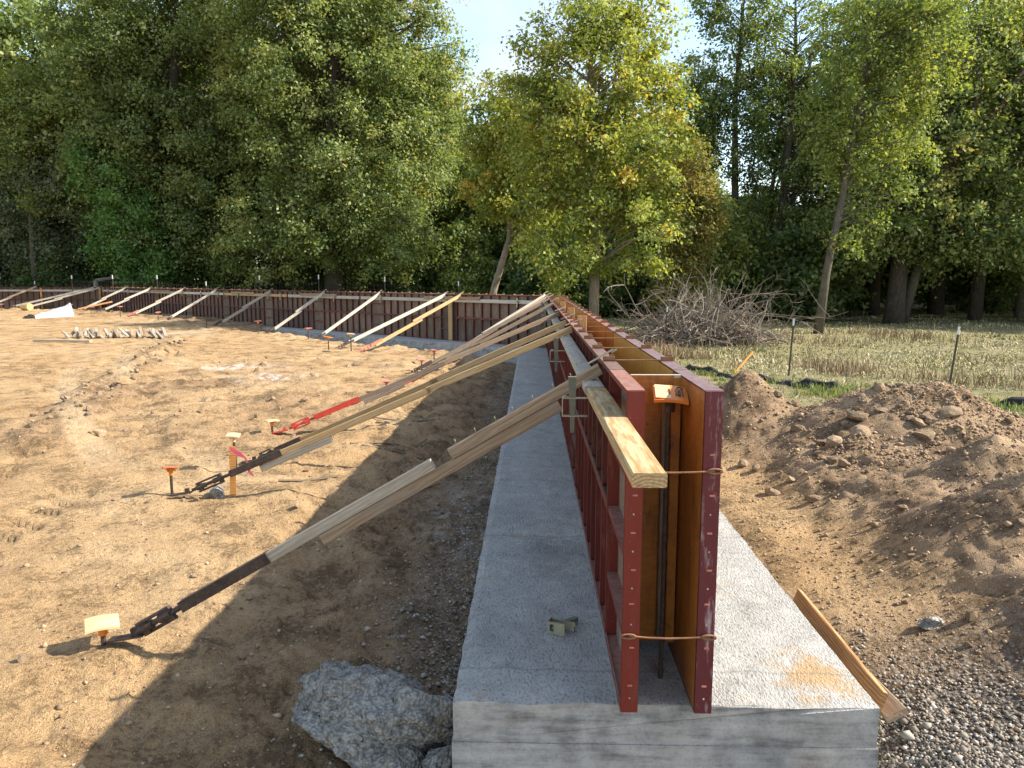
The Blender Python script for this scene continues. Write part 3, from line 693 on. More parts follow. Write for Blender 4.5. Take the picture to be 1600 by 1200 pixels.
# ------------------------------------------------------------------ walers (level two by fours) and their clamps
def board_obj(name, a, b, mat, label, cat, group, w=.089, h=.038, up=(0, 0, 1)):
    L = (Vector(b) - Vector(a)).length; mb = MB(); mb.beam(L, w, h, .004)
    return tag(obj(name, mb.mesh(name), M[mat], None, None, frame_x(a, b, up)), label, cat, group)
WG = 'level waler boards along the forms'
board_obj('waler_board', (.297, 1.86, 1.107), (.289, 3.36, 1.107), 'new_wood', 'pale new waler board jutting past the open end of the forms', 'waler', WG)
board_obj('waler_board', (.283, 3.38, 1.112), (.286, 7.6, 1.11), 'grey_wood', 'grey waler board along the near forms behind the new one', 'waler', WG)
board_obj('waler_board', (.285, 7.65, 1.10), (.286, 12.2, 1.10), 'grey_wood', 'weathered waler board midway along the near forms', 'waler', WG)
board_obj('waler_board', (.285, 12.3, 1.10), (.286, 17.0, 1.10), 'grey_wood', 'weathered waler board along the near forms ending at the corner', 'waler', WG)
def fp(s, off): return P0 + NRM * off + D * s
segs = [(.25, 3.15, 'pale_wood'), (3.45, 7.2, 'pale_wood'), (7.3, 11.2, 'pale_wood'), (11.3, 15.6, 'yellow_wood'), (15.7, 19.8, 'pale_wood'), (19.9, 23.8, 'pale_wood'), (23.9, 27.7, 'pale_wood')]
for i, (a, b, m) in enumerate(segs):
    p, q = fp(a, .022), fp(b, .022)
    board_obj('waler_board', (*p, 1.06), (*q, 1.06), m, f'long pale waler board high on the far wall, {ordw(i)} from the corner', 'waler', 'waler boards on the far wall', .038, .089)
for i, (a, b) in enumerate([(2.2, 4.3), (8.4, 10.4), (13.4, 15.0), (20.2, 22.0)]):
    p, q = fp(a, .062), fp(b, .062)
    board_obj('splice_board', (*p, 1.12), (*q, 1.12), 'old_wood', f'short splice board lapping the far wall waler, {ordw(i)} from the corner', 'splice board', 'splice boards on the far wall', .038, .07)
p, q = fp(28.1, 0), None
board_obj('waler_board', (END2[0] - .3, END2[1] - .03, 1.06), (END2[0] - 9.5, END2[1] - .03, 1.06), 'pale_wood', 'long pale waler board on the end stretch of the far wall', 'waler', 'waler boards on the far wall', .038, .089)

def clamp_proto():
    t = thing('waler_clamp', 'steel waler clamp', 'clamp', (0, 0, 0), 0, 'waler clamps with wedges on the forms')
    b = MB()
    for z in (-.045, .035): b.box((-.055, 0, z), (.11, .028, .004))
    b.box((-.111, 0, -.005), (.004, .028, .084)); b.tube([(-.111, 0, .032), (-.100, 0, .042), (-.08, 0, .037)], .006, 6)
    obj('bracket', b.mesh('bracket'), M['brass'], t)
    w = MB(); vs_ = []
    for x, y, z in ((-.086, -.013, .13), (-.050, -.013, .13), (-.050, .013, .13), (-.086, .013, .13), (-.074, -.009, -.12), (-.058, -.009, -.12), (-.058, .009, -.12), (-.074, .009, -.12)): vs_.append((x, y, z))
    w.add(vs_, [(0, 1, 2, 3), (7, 6, 5, 4), (0, 4, 5, 1), (1, 5, 6, 2), (2, 6, 7, 3), (3, 7, 4, 0)]); obj('wedge', w.mesh('wedge'), M['wedge'], t)
    return t
cl0 = clamp_proto()
for i, (y, dz) in enumerate([(3.30, 0), (5.62, -.01), (8.0, 0), (10.9, 0), (14.0, 0)]):
    c = cl0 if i == 0 else copy_tree(cl0); c.location = (XL - .09, y, 1.055 + dz); c['label'] = f'steel waler clamp with hanging wedge on the near forms, {ordw(i)} from the open end'
fc = MB(); fc.box((0, .03, 0), (.045, .06, .05)); fc.box((0, .065, -.02), (.03, .014, .22)); fc = fc.mesh('far_clamp')
for i, s in enumerate((.9, 4.0, 6.2, 8.5, 9.4, 11.6, 12.4, 14.5, 16.0, 17.4, 19.0, 22.2, 24.5, 26.9)):
    p = fp(s, .03); oo = obj('far_clamp', fc, M['brass'], None, (p[0], p[1], 1.06)); oo.rotation_euler = (0, 0, rzf)
    tag(oo, f'small steel clamp hanging on the far wall waler, {ordw(i)} from the corner', 'clamp', 'clamps on the far wall waler')

# bracket that fell on the footing
t = thing('loose_bracket', 'loose folded steel bracket lying on the footing beside the near forms', 'bracket', (.085, 3.30, .002), math.radians(-22))
b = MB(); S_ = .058
b.box((0, 0, S_ / 2), (.004, .052, S_))                                        # back of the U
b.box((.058, .026, S_ / 2), (.116, .003, S_ * .72))                            # long arm
b.box((.112, .020, S_ * .33), (.004, .016, S_ * .4))
for (x0, x1, z0, z1) in ((0, .010, 0, S_), (.030, .082, 0, S_), (.010, .030, 0, .012), (.010, .030, S_ - .012, S_)):
    b.box(((x0 + x1) / 2, -.026, (z0 + z1) / 2), (x1 - x0, .003, z1 - z0))     # arm with a square hole
obj('bracket', b.mesh('bracket'), M['brass'], t)
w = MB(); w.beam(.115, .03, .024, .004); obj('wedge', w.mesh('wedge'), M['wedge'], t, None, Matrix.Translation((.03, .03, .016)) @ Matrix.Rotation(math.radians(62), 4, 'Z'))

# ------------------------------------------------------------------ braces
UPZ = Vector((0, 0, 1))
def brace(top, bot, label, group, boards, steel, s0, s1, fine=True, hook=True):
    """boards: (t0,t1,drop,side,mat); steel channel from s0 to s1 of the way down, turnbuckle below"""
    T, B = Vector(top), Vector(bot); L = (B - T).length; F = frame_x(T, B); root = thing('form_brace', label, 'brace', B, 0, group)
    inv = Matrix.Translation(-B)
    for (t0, t1, drop, side, m) in boards:
        mb = MB(); mb.beam((t1 - t0) * L, .038, .055 if fine else .080, .003)
        obj('board', mb.mesh('board'), M[m], root, None, inv @ F @ Matrix.Translation((t0 * L, side, -drop)))
    if steel:
        c = MB(); Lc = (s1 - s0) * L
        c.box((Lc / 2, 0, .0275), (Lc, .052, .004)); 
        for y in (-.024, .024): c.box((Lc / 2, y, .0), (Lc, .004, .053))
        if fine:
            for x in np.linspace(.08, Lc - .1, 5): c.tube([(x, -.029, -.01), (x, .029, -.01)], .007, 6)
        obj('steel_channel', c.mesh('steel_channel'), M[steel], root, None, inv @ F @ Matrix.Translation((s0 * L, 0, 0)))
        k = MB(); Lt = (.965 - s1) * L
        k.tube([(-.02, 0, 0), (Lt * .40, 0, 0)], .013, 8); k.tube([(Lt * .45, 0, 0), (Lt * 1.02, 0, 0)], .014, 8); k.tube([(Lt * .25, 0, 0), (Lt * .45, 0, 0)], .022, 8); k.tube([(Lt * .66, 0, 0), (Lt * .90, 0, 0)], .021, 8)
        for z in (-.036, .036): k.tube([(Lt * .22, 0, z), (Lt * .88, 0, z)], .0085, 6)
        for x in (.26, .80): k.box((Lt * x, 0, 0), (Lt * .10, .03, .082))
        obj('turnbuckle', k.mesh('turnbuckle'), M[steel], root, None, inv @ F @ Matrix.Translation((s1 * L, 0, 0)))
        hd = (B - T); hd.z = 0; hd.normalize()
        fpl = MB(); fpl.box((0, 0, 0), (.17, .055, .008)); fpl.box((-.05, 0, .02), (.03, .03, .035))
        obj('foot_plate', fpl.mesh('foot_plate'), M[steel], root, None, frame_x(Vector((0, 0, .018)) - hd * .02, hd * .2 + Vector((0, 0, -.012))))
    if hook:
        h = MB(); h.box((-.03, 0, .050), (.14, .03, .005)); h.box((-.10, 0, .042), (.03, .03, .005)); obj('top_strap', h.mesh('top_strap'), M['grey_wood'] if not fine else M['brass'], root, None, inv @ F)
    return root
BG = 'timber braces holding up the forms'
def gp(x, y, dz=.02): return (x, y, gz(x, y) + dz)
near_bot = gp(-2.10, 3.60)
brace((.325, 3.60, 1.185), near_bot, 'nearest grey timber brace with dark steel turnbuckle, from near forms to pale cap', BG,
      [(0, .298, 0, 0, 'old_wood'), (.09, .575, .057, .004, 'old_wood'), (.334, .70, 0, 0, 'grey_wood')], None, 0, 0)
br = [o for o in COL.objects if o.get('label', '').startswith('nearest grey timber brace')][0]
def add_steel(root, top, s0, s1, steel, drop=0.0):
    T, B = Vector(top), Vector(root.location); L = (B - T).length; F = frame_x(T, B); inv = Matrix.Translation(-B)
    c = MB(); Lc = (s1 - s0) * L; c.box((Lc / 2, 0, .0275), (Lc, .054, .004))
    for y in (-.025, .025): c.box((Lc / 2, y, -.0), (Lc, .004, .053))
    for x in np.linspace(.08, Lc - .08, 5): c.tube([(x, -.030, -.012), (x, .030, -.012)], .007, 6)
    obj('steel_channel', c.mesh('steel_channel'), M[steel], root, None, inv @ F @ Matrix.Translation((s0 * L, 0, -drop)))
    k = MB(); Lt = (.97 - s1) * L
    k.tube([(-.03, 0, 0), (Lt * .40, 0, 0)], .015, 8); k.tube([(Lt * .42, 0, 0), (Lt * 1.02, 0, 0)], .015, 8); k.tube([(Lt * .24, 0, 0), (Lt * .48, 0, 0)], .023, 8); k.tube([(Lt * .62, 0, 0), (Lt * .92, 0, 0)], .023, 8)
    for y, z in ((-.01, -.034), (.01, .034)): k.tube([(Lt * .20, y, z), (Lt * .88, y, z)], .0095, 6)
    for x in (.27, .78): k.box((Lt * x, 0, 0), (Lt * .13, .028, .078))
    obj('turnbuckle', k.mesh('turnbuckle'), M[steel], root, None, inv @ F @ Matrix.Translation((s1 * L, 0, -drop)))
    hd = (B - T); hd.z = 0; hd.normalize(); f_ = MB(); f_.box((0, 0, 0), (.19, .06, .009)); f_.box((-.05, 0, .022), (.035, .03, .04))
    obj('foot_plate', f_.mesh('foot_plate'), M[steel], root, None, frame_x(Vector((0, 0, .022)) - hd * .03, hd * .2 + Vector((0, 0, -.02))))
add_steel(br, (.325, 3.60, 1.185), .675, .865, 'dark_steel')
T_, B_ = Vector((.325, 3.60, 1.185)), Vector(near_bot); nl = MB()
for t_ in (.05, .085, .125, .165, .20, .24, .28): nl.tube([(t_ * (B_ - T_).length, .004, .02), (t_ * (B_ - T_).length - .004, .006, .052)], [.0022, .0022], 5); nl.box((t_ * (B_ - T_).length - .004, .006, .052), (.008, .008, .003))
obj('nails', nl.mesh('nails'), M['brass'], br, None, Matrix.Translation(-B_) @ frame_x(T_, B_))
SPEC = [  # top, bottom(x,y), label, boards, steel, s0, s1
    ((.335, 6.42, 1.19), (-2.98, 6.12), 'long yellow timber brace in front, ending beside the orange lath stake',
     [(0, .37, 0, 0, 'yellow_wood'), (.36, .79, .006, 0, 'yellow_wood'), (.62, .80, .058, 0, 'grey_wood')], 'dark_steel', .74, .87),
    ((.335, 7.42, 1.19), (-2.85, 7.32), 'yellow timber brace just behind the longest yellow one', [(0, .42, 0, 0, 'yellow_wood'), (.40, .85, .01, 0, 'yellow_wood')], 'dark_steel', .83, .91),
    ((.335, 9.55, 1.18), (-2.93, 8.50), 'grey brown timber brace with scarlet steel foot', [(0, .45, 0, 0, 'old_wood'), (.43, .76, .01, 0, 'dark_wood'), (.58, .72, .058, 0, 'dark_wood')], 'bright_red', .73, .88),
    ((.34, 12.2, 1.22), (-2.26, 11.55), 'dark weathered timber brace with faded red foot near the corner', [(0, .5, 0, 0, 'old_wood'), (.45, .86, .02, 0, 'dark_wood')], 'salmon', .80, .92),
    ((.34, 15.0, 1.22), (-2.20, 13.3), 'dark weathered timber brace nearest the corner', [(0, .5, 0, 0, 'dark_wood'), (.45, .9, .02, 0, 'dark_wood')], 'dark_steel', .85, .94),
    ((.33, 16.6, 1.22), (-2.05, 14.3), 'brown timber brace tucked in against the corner', [(0, .5, 0, 0, 'old_wood'), (.45, .9, .02, 0, 'dark_wood')], 'dark_steel', .85, .94),
]
for top, b, lab, bd, st, s0, s1 in SPEC: brace(top, gp(*b), lab, BG, bd, st, s0, s1)
p = fp(.12, -.02); b = fp(.25, 3.2)
brace((*p, 1.24), gp(b[0], b[1]), 'bright pale timber brace starting at the inside corner of the walls', BG, [(0, .62, 0, 0, 'pale_wood'), (.58, .86, .02, 0, 'pale_wood')], 'salmon', .80, .92)
FAR = [(2.95, 3.25, 'yellow_wood', 'salmon', 1), (3.55, 3.45, 'pale_wood', None, 0), (6.35, 2.2, 'pale_wood', None, 0), (9.15, 2.1, 'pale_wood', None, 1), (12.4, 2.1, 'grey_wood', None, 1),
       (16.3, 2.0, 'pale_wood', None, 0), (19.1, 2.25, 'pale_wood', 'salmon', 1), (22.3, 2.2, 'pale_wood', None, 1), (25.0, 2.1, 'pale_wood', None, 1), (28.35, 3.0, 'pale_wood', None, 0), (28.05, 3.0, 'pale_wood', None, 1)]
LAB = ['yellow timber brace with faded red foot, first on the far wall from the corner', 'pale timber brace close beside the yellow one near the corner', 'bright pale single timber brace on the far wall, third from the corner',
       'pale lapped timber brace on the far wall, fourth from the corner', 'grey lapped timber brace on the far wall, fifth from the corner', 'pale straight timber brace on the far wall, sixth from the corner',
       'pale timber brace with faded red foot, seventh from the corner', 'pale lapped timber brace on the far wall behind the wood heap', 'pale timber brace ending beside the white sheeting', 'pale timber brace ending by the yellowed bucket, upper of two', 'pale lapped timber brace ending by the yellowed bucket, lower of two']
FBOT = []
for i, (s, u, m, st, lap) in enumerate(FAR):
    p = fp(s, -.02) if s < SEND else np.array([END2[0] - (s - SEND), END2[1] + .02]); b = p + NRM * u
    if i >= 9: b = p + np.array([-3.4, -1.6]) if i == 9 else p + np.array([-3.4, -1.75])
    FBOT.append(b)
    bd = [(0, .5, 0, 0, m), (.42, .86, .045 if lap else .0, 0.0 if lap else .0, m)] if lap else [(0, .90, 0, 0, m)]
    brace((*p, 1.20), gp(b[0], b[1]), LAB[i], 'timber braces on the far wall', bd, st or 'dark_steel', .80 if st else .86, .90 if st else .93, False)
p = np.array([END2[0] - 3.15, END2[1] + .02])
brace((*p, 1.25), gp(p[0] - 1.8, p[1] - 1.6), 'pale timber brace on the end stretch, leftmost of all braces', 'timber braces on the far wall', [(0, .5, 0, 0, 'old_wood'), (.45, .95, .03, 0, 'pale_wood')], 'dark_steel', .88, .94, False)
# upright boards against the far wall
for i, (s, m, lab) in enumerate([(3.30, 'yellow_wood', 'tan upright board against the far wall between two panels near the corner'), (28.05, 'orange_wood', 'brown upright board against the far wall at its bend')]):
    q = fp(s, .045); mb = MB(); mb.beam(1.16, .038, .14 if i == 0 else .16, .004)
    tag(obj('upright_board', mb.mesh('upright_board'), M[m], None, None, Matrix.Translation((q[0], q[1], .01)) @ Matrix.Rotation(rzf + r90, 4, 'Z') @ Matrix.Rotation(-math.pi / 2, 4, 'Y') @ Matrix.Rotation(math.pi / 2, 4, 'X')), lab, 'board', 'upright boards on the far wall')
mb = MB(); mb.beam(1.16, .038, .14, .004)
tag(obj('upright_board', mb.mesh('upright_board'), M['orange_wood'], None, None, Matrix.Translation((END2[0] - 2.9, END2[1] - .04, .02)) @ Matrix.Rotation(-math.pi / 2, 4, 'Y') @ Matrix.Rotation(math.pi / 2, 4, 'X')), 'brown upright board at the end stretch of the far wall', 'board', 'upright boards on the far wall')

# ------------------------------------------------------------------ stakes with safety caps
def stake(x, y, h, mat, label, cap_label, size=.13, tilt=(0, 0), yaw=0.4, sm=None, lean=(0, 0), z0=None):
    z = gz(x, y) if z0 is None else z0
    t = thing('steel_stake', label, 'stake', (x, y, z - .08), 0, 'steel brace stakes'); mb = MB(); mb.tube([(0, 0, 0), (lean[0], lean[1], h + .08)], .0125, 8); obj('rod', mb.mesh('rod'), M['rebar'], t)
    if cap_label: square_cap((x + lean[0], y + lean[1], z + h + .02), size, tilt, yaw, mat, cap_label, 'square safety caps', .07, False, sm)
nb = Vector(near_bot)
stake(nb.x - .10, nb.y + .01, .11, 'cap_pale', 'dark steel stake at the foot of the nearest brace', 'faded pale orange cap on the stake of the nearest brace', .155, (.05, .04), .55, 'cap_orange')
stake(-3.08, 6.20, .235, 'cap_red', 'tall dark stake at the foot of the long yellow brace', 'red orange cap on the tall stake by the long yellow brace', .125, (-.25, .12), .6, 'cap_orange')
stake(-2.85, 7.05, .34, 'cap_pale', 'tall dark stake standing behind the orange lath', 'pale worn cap on the stake behind the orange lath', .12, (.1, .1), .2, 'cap_pale', (-.02, 0))
stake(-3.02, 8.55, .14, 'cap_pale', 'short dark stake beside the scarlet brace foot', 'pale orange cap on the stake beside the scarlet brace foot', .14, (-.05, 0), .7, 'cap_orange')
stake(-2.30, 11.75, .17, 'cap_pink', 'stake at the foot of the dark weathered brace', 'pink orange cap beside the faded red foot near the corner', .15, (0, 0), .3)
stake(-2.10, 14.2, .22, 'cap_pink', 'stake in the shaded trench before the corner', 'pink orange cap in the shaded trench before the corner', .15, (.1, 0), .3)
stake(-1.95, 14.9, .30, 'cap_pink', 'stake in the trench nearest the far wall corner', 'pink cap in the trench nearest the far wall corner', .15, (0, .2), .5)
capm = ['cap_pale', 'cap_orange', 'cap_pink', 'cap_pink', 'rebar', 'cap_pink', 'cap_pink', 'cap_pink', 'cap_pink', 'cap_pale', 'cap_pink']
for i, b in enumerate(FBOT):
    q = b + NRM * .22
    stake(q[0], q[1], .28 + .1 * (i % 3 == 0), capm[i], f'steel stake at the foot of the {ordw(i)} far wall brace from the corner', None if i == 4 else f'square cap on the stake of the {ordw(i)} far wall brace from the corner', .17, (.1 * (i % 2), .08), .3 + i)

# orange lath with pink ribbon
lx, ly = -2.57, 6.24
t = thing('survey_lath', 'orange wooden survey lath standing beside the long yellow brace', 'survey stake', (lx, ly, gz(lx, ly) - .05)); obj('lath', MB().box((0, 0, .24), (.050, .011, .48)).mesh('lath'), M['lath'], t, None, Matrix.Rotation(.25, 4, 'Z') @ Matrix.Rotation(.03, 4, 'Y'))
rb = MB(); pts = [(0.0, -.02, .47), (.05, -.03, .44), (.10, -.03, .42), (.14, -.05, .39), (.17, -.06, .33), (.16, -.06, .29), (.20, -.07, .26)]
for k in (0, 1):
    V = []; F = []
    for i, (x, y, z) in enumerate(pts): 
        w = .016 + .006 * (i % 2); V += [(x + k * .015, y - k * .012, z + w - k * .01), (x + .004 + k * .015, y + .006 - k * .012, z - w - k * .01)]
    F = [(2 * i, 2 * i + 1, 2 * i + 3, 2 * i + 2) for i in range(len(pts) - 1)]; rb.add(V, F)
obj('ribbon', rb.mesh('ribbon'), M['pink'], t)

# ------------------------------------------------------------------ rocks, rubble and clods
def rock_mesh(seed, sx=1, sy=1, sz=.75, sub=3, rough=.28, name='rock', chip=2.2):
    import bmesh
    bm = bmesh.new(); bmesh.ops.create_icosphere(bm, subdivisions=sub, radius=1); me = bpy.data.meshes.new(name)
    co = np.array([v.co[:] for v in bm.verts]); rg = np.random.default_rng(seed)
    for _ in range(12):                                  # knock flats off it
        d = rg.normal(size=3); d /= np.linalg.norm(d); h = rg.uniform(.45, .8); k = co @ d; co -= np.outer(np.maximum(k - h, 0), d) * .97
    n1 = fbm(co[:, 0] * chip + seed * 3.1 + co[:, 2], co[:, 1] * chip - seed + co[:, 2] * 1.7, 4); co *= (1 + rough * n1)[:, None]
    if sub > 3: co *= (1 + .06 * fbm(co[:, 0] * 11 + co[:, 2] * 7, co[:, 1] * 11 + seed, 3))[:, None]
    co *= (sx, sy, sz)
    for v, c in zip(bm.verts, co): v.co = c
    bm.to_mesh(me); bm.free(); return me
RKM = [rock_mesh(i, 1, random.uniform(.7, 1), random.uniform(.55, .85), 2, .35, 'rock') for i in range(7)]
def place_rock(me, mat, x, y, r, name, label, cat, group, sink=.35):
    o_ = obj(name, me, None, None, (x, y, gz(x, y) + r * (.6 - sink)))
    r *= 1.35; o_.scale = (r, r, r); o_.rotation_euler = (random.uniform(-.4, .4), random.uniform(-.4, .4), random.uniform(0, 6.28)); return tag(o_, label, cat, group)
for me in RKM: me.materials.append(M['stone'])
CHM = [rock_mesh(20 + i, 1, .8, .6, 3, .35, 'chunk') for i in range(4)]
for me in CHM: me.materials.append(M['rubble'])

def slab_chunk():
    # big splashed lump of concrete waste beside the footing
    me = rock_mesh(57, .43, .46, .29, 6, .42, 'concrete_lump', 1.7); me.materials.append(M['rubble'])
    co = np.zeros(len(me.vertices) * 3, np.float32); me.vertices.foreach_get('co', co); co = co.reshape(-1, 3)
    c = fbm(co[:, 0] * 13, co[:, 1] * 13, 5, g=.65); co[:, 2] += (np.abs(c) * .030 - .01 + .06 * fbm(co[:, 0] * 5, co[:, 1] * 5, 3)) * (co[:, 2] > -.05)
    co[:, :2] *= (1 + .10 * fbm(np.arctan2(co[:, 1], co[:, 0]) * 4, co[:, 2] * 6, 4))[:, None]
    me.vertices.foreach_set('co', co.ravel()); me.update(); return me
o_ = obj('concrete_lump', slab_chunk(), None, None, (-.77, 3.20, -.35)); o_.rotation_euler = (math.radians(-6), math.radians(8), .3)
tag(o_, 'big rough grey lump of spilled concrete beside the footing end', 'concrete lump')
for i, (x, y, r, z, lab) in enumerate([(-.47, 2.98, .17, -.27, 'upright jagged concrete chunk between the big lump and the footing'), (-.40, 3.14, .10, -.32, 'small concrete chunk wedged against the footing'), (-.60, 2.80, .11, -.37, 'small concrete chunk in front of the big lump'),
                                       (-.38, 2.86, .09, -.37, 'broken concrete piece at the foot of the footing corner'), (-.50, 2.74, .085, -.39, 'low broken concrete piece in front of the upright chunk'), (-.36, 3.00, .08, -.33, 'grey broken piece touching the footing side')]):
    o_ = obj('concrete_chunk', CHM[i % 4], None, None, (x, y, z)); o_.scale = (r, r, r * (1.7 if i == 0 else 1.2)); o_.rotation_euler = (.3 * i, .5, 1.3 * i); tag(o_, lab, 'concrete chunk', 'broken concrete chunks by the footing end')
place_rock(CHM[1], None, 1.98, 3.62, .055, 'grey_stone', 'grey flat stone on the dirt path by the gravel', 'stone', None)
o_ = place_rock(CHM[2], None, -2.70, 6.26, .085, 'white_rock', 'white grey rock under the foot of the long yellow brace', 'rock', None)

cg = 'tan dirt clods lying on the soil berm'
cnt = 0; rr = random.Random(8)
while cnt < 150:
    x, y = rr.uniform(1.8, 6.0), rr.uniform(2.9, 9.2)
    hz = float(ground_z(np.array([x]), np.array([y]), False)[0])
    if hz < -.12 and rr.random() > .12: continue
    r = rr.choice([.018, .02, .024, .03, .035, .045]) * (1.0 if y < 5 else 1.35)
    if cnt > 105: x, y = rr.gauss(3.6, .7), rr.gauss(6.6, .5); r = rr.choice([.03, .04, .05, .06, .09])
    place_rock(RKM[cnt % 7], None, x, y, r, 'dirt_clod', 'tan dirt clod lying on the soil berm beside the near wall', 'dirt clod', cg); cnt += 1
cg = 'dirt clods scattered over the building pad'
cnt = 0
while cnt < 185:
    if cnt < 90:
        t_ = rr.random(); x = -5.6 - 3.7 * t_ + rr.gauss(0, .20); y = 8.2 + 11.3 * t_ + rr.gauss(0, .2); r = rr.uniform(.02, .05) * (1 + .5 * t_)
    elif cnt < 150: x, y, r = rr.uniform(-6.6, -1.8), rr.uniform(8.5, 16), rr.choice([.02, .025, .03, .04, .07])
    else: x, y, r = rr.uniform(-4, -.6), rr.uniform(2.8, 9), rr.uniform(.012, .03)
    place_rock(RKM[cnt % 7], None, x, y, r, 'pad_clod', 'brown dirt clod lying on the tan building pad', 'dirt clod', cg); cnt += 1

def scatter_stones(name, label, pts, mat, seed):
    rg = np.random.default_rng(seed); n = len(pts)
    V = np.array([(0, 0, 1), (.9, .1, .1), (.2, .85, -.1), (-.8, .3, .15), (-.35, -.8, -.05), (.6, -.6, .2), (0, 0, -1)], float)
    Fc = np.array([(0, 1, 2), (0, 2, 3), (0, 3, 4), (0, 4, 5), (0, 5, 1), (6, 2, 1), (6, 3, 2), (6, 4, 3), (6, 5, 4), (6, 1, 5)])
    a = rg.uniform(0, 6.28, n); c, s = np.cos(a), np.sin(a); W = V[None] * rg.uniform(.6, 1.3, (n, 7, 3)) * np.stack([np.ones(n), rg.uniform(.6, 1, n), rg.uniform(.4, .8, n)], -1)[:, None]
    tl = rg.uniform(-.6, .6, n)[:, None]; W = np.stack([W[..., 0], W[..., 1] * np.cos(tl) - W[..., 2] * np.sin(tl), W[..., 1] * np.sin(tl) + W[..., 2] * np.cos(tl)], -1)
    X = W[..., 0] * c[:, None] - W[..., 1] * s[:, None]; Y = W[..., 0] * s[:, None] + W[..., 1] * c[:, None]
    W = np.stack([X, Y, W[..., 2]], -1) * pts[:, 3][:, None, None] + pts[:, None, :3]
    F = (Fc[None] + 7 * np.arange(n)[:, None, None]).reshape(-1, 3)
    tag(obj(name, np_mesh(name, W.reshape(-1, 3), F, False, {'tint': np.repeat(rg.random(n), 7)}), mat), label, 'gravel', kind='stuff')
M['gravel'] = m_tint('gravel', (0, (.145, .115, .088)), (.5, (.275, .235, .185)), (.85, (.37, .33, .275)), (1, (.48, .45, .40)))
M['pebble'] = m_tint('soil_pebbles', (0, (0.187, 0.128, 0.081)), (.6, (0.340, 0.242, 0.153)), (.96, (0.425, 0.323, 0.212)), (1, (0.468, 0.425, 0.374)))
n = 9000; x = 1.36 + np.abs(RNG.normal(0, .42, n)); y = RNG.normal(2.5, .42, n); k = (y > 1.9) & (x < 3.1); x, y = x[k], y[k]
sz = RNG.lognormal(-4.8, .40, len(x)); scatter_stones('gravel', 'grey brown crushed gravel heaped beside the footing end', np.stack([x, y, ground_z(x, y) + sz * .25, sz], -1), M['gravel'], 2)
n = 4200; x = -.32 - np.abs(RNG.normal(0, .26, n)); y = 2.6 + RNG.gamma(1.6, 1.7, n); k = y < 14; x, y = x[k], y[k]
sz = RNG.lognormal(-4.75, .42, len(x)); scatter_stones('trench_gravel', 'grey gravel and chips along the shaded trench beside the footing', np.stack([x, y, ground_z(x, y) + sz * .25, sz], -1), M['gravel'], 3)
n = 26000; rd = 2.7 + RNG.gamma(1.8, 2.6, n); th = RNG.uniform(-.62, .62, n); x = rd * np.sin(th); y = rd * np.cos(th)
hz = ground_z(x, y, False); k = ((x < -.35) | (x > 1.4)) & (y < 17 + .8 * x) & (y < 15) & ((x < 0) | (y < 9.5)) & ((RNG.random(n) < .25) | ((x > 0) & (hz > -.1)) | (x > -1.6)); x, y = x[k], y[k]
sz = RNG.lognormal(-5.15, .45, len(x)) * (1 + .05 * y); scatter_stones('soil_pebbles', 'small pebbles and crumbs of soil scattered on the bare dirt', np.stack([x, y, ground_z(x, y) + sz * .2, sz], -1), M['pebble'], 4)

n = 15000; x = np.concatenate([RNG.uniform(1.9, 6.5, 9000), RNG.normal(3.7, .8, 6000)]); y = np.concatenate([RNG.uniform(2.8, 9.2, 9000), RNG.normal(6.7, .6, 6000)]); hz = ground_z(x, y, False); k = (hz > .0 - .15 * RNG.random(n)) & (fbm(x * 1.6, y * 1.6, 3) > -.16); x, y = x[k], y[k]
sz = RNG.lognormal(-4.65, .50, len(x)); scatter_stones('berm_crumbs', 'broken lumps and crumbs of brown soil covering the berm', np.stack([x, y, ground_z(x, y) + sz * .25, sz], -1), M['pebble'], 7)
# ------------------------------------------------------------------ loose lumber and site clutter
pa, pb = Vector((1.375, 3.76, -.02)), Vector((1.375, 2.80, -.035))
board_obj('loose_plank', pa, pb, 'orange_wood', 'orange brown plank leaning on edge against the footing side', 'plank', 'planks beside the footing', .026, .085, (.35, 0, 1))
board_obj('loose_plank', (1.36, 3.95, -.10), (1.44, 2.80, -.09), 'old_wood', 'dull plank lying under the orange brown one beside the footing', 'plank', 'planks beside the footing', .09, .03, (-.5, 0, 1))
def stick(pts, r, label, mat='dead'):
    mb = MB(); mb.tube(pts, r, 5); me = mb.mesh('dry_stick'); a = me.attributes.new('tint', 'FLOAT', 'POINT'); a.data.foreach_set('value', np.full(len(me.vertices), .45, np.float32))
    tag(obj('dry_stick', me, M[mat]), label, 'stick', 'dry sticks on the dirt')
def gs(x, y, d=.015): return (x, y, gz(x, y) + d)
stick([gs(-2.0, 8.1), gs(-1.7, 8.35), gs(-1.35, 8.5), gs(-1.25, 8.75, .05)], .012, 'long forked dry stick at the edge of the wall shadow')
stick([gs(-1.85, 8.0), gs(-1.5, 8.12), gs(-1.2, 8.1)], .010, 'thin straight dry stick beside the forked one')
stick([gs(-2.35, 6.75), gs(-2.1, 6.85), gs(-1.85, 6.95)], .012, 'grey dry stick between the two yellow brace feet')
stick([gs(-1.4, 7.0), gs(-1.1, 7.05), gs(-.9, 7.2)], .010, 'short dry stick in the shaded trench')
stick([gs(-2.1, 9.6), gs(-1.6, 9.75), gs(-1.2, 9.7)], .010, 'dry stick deep in the wall shadow')
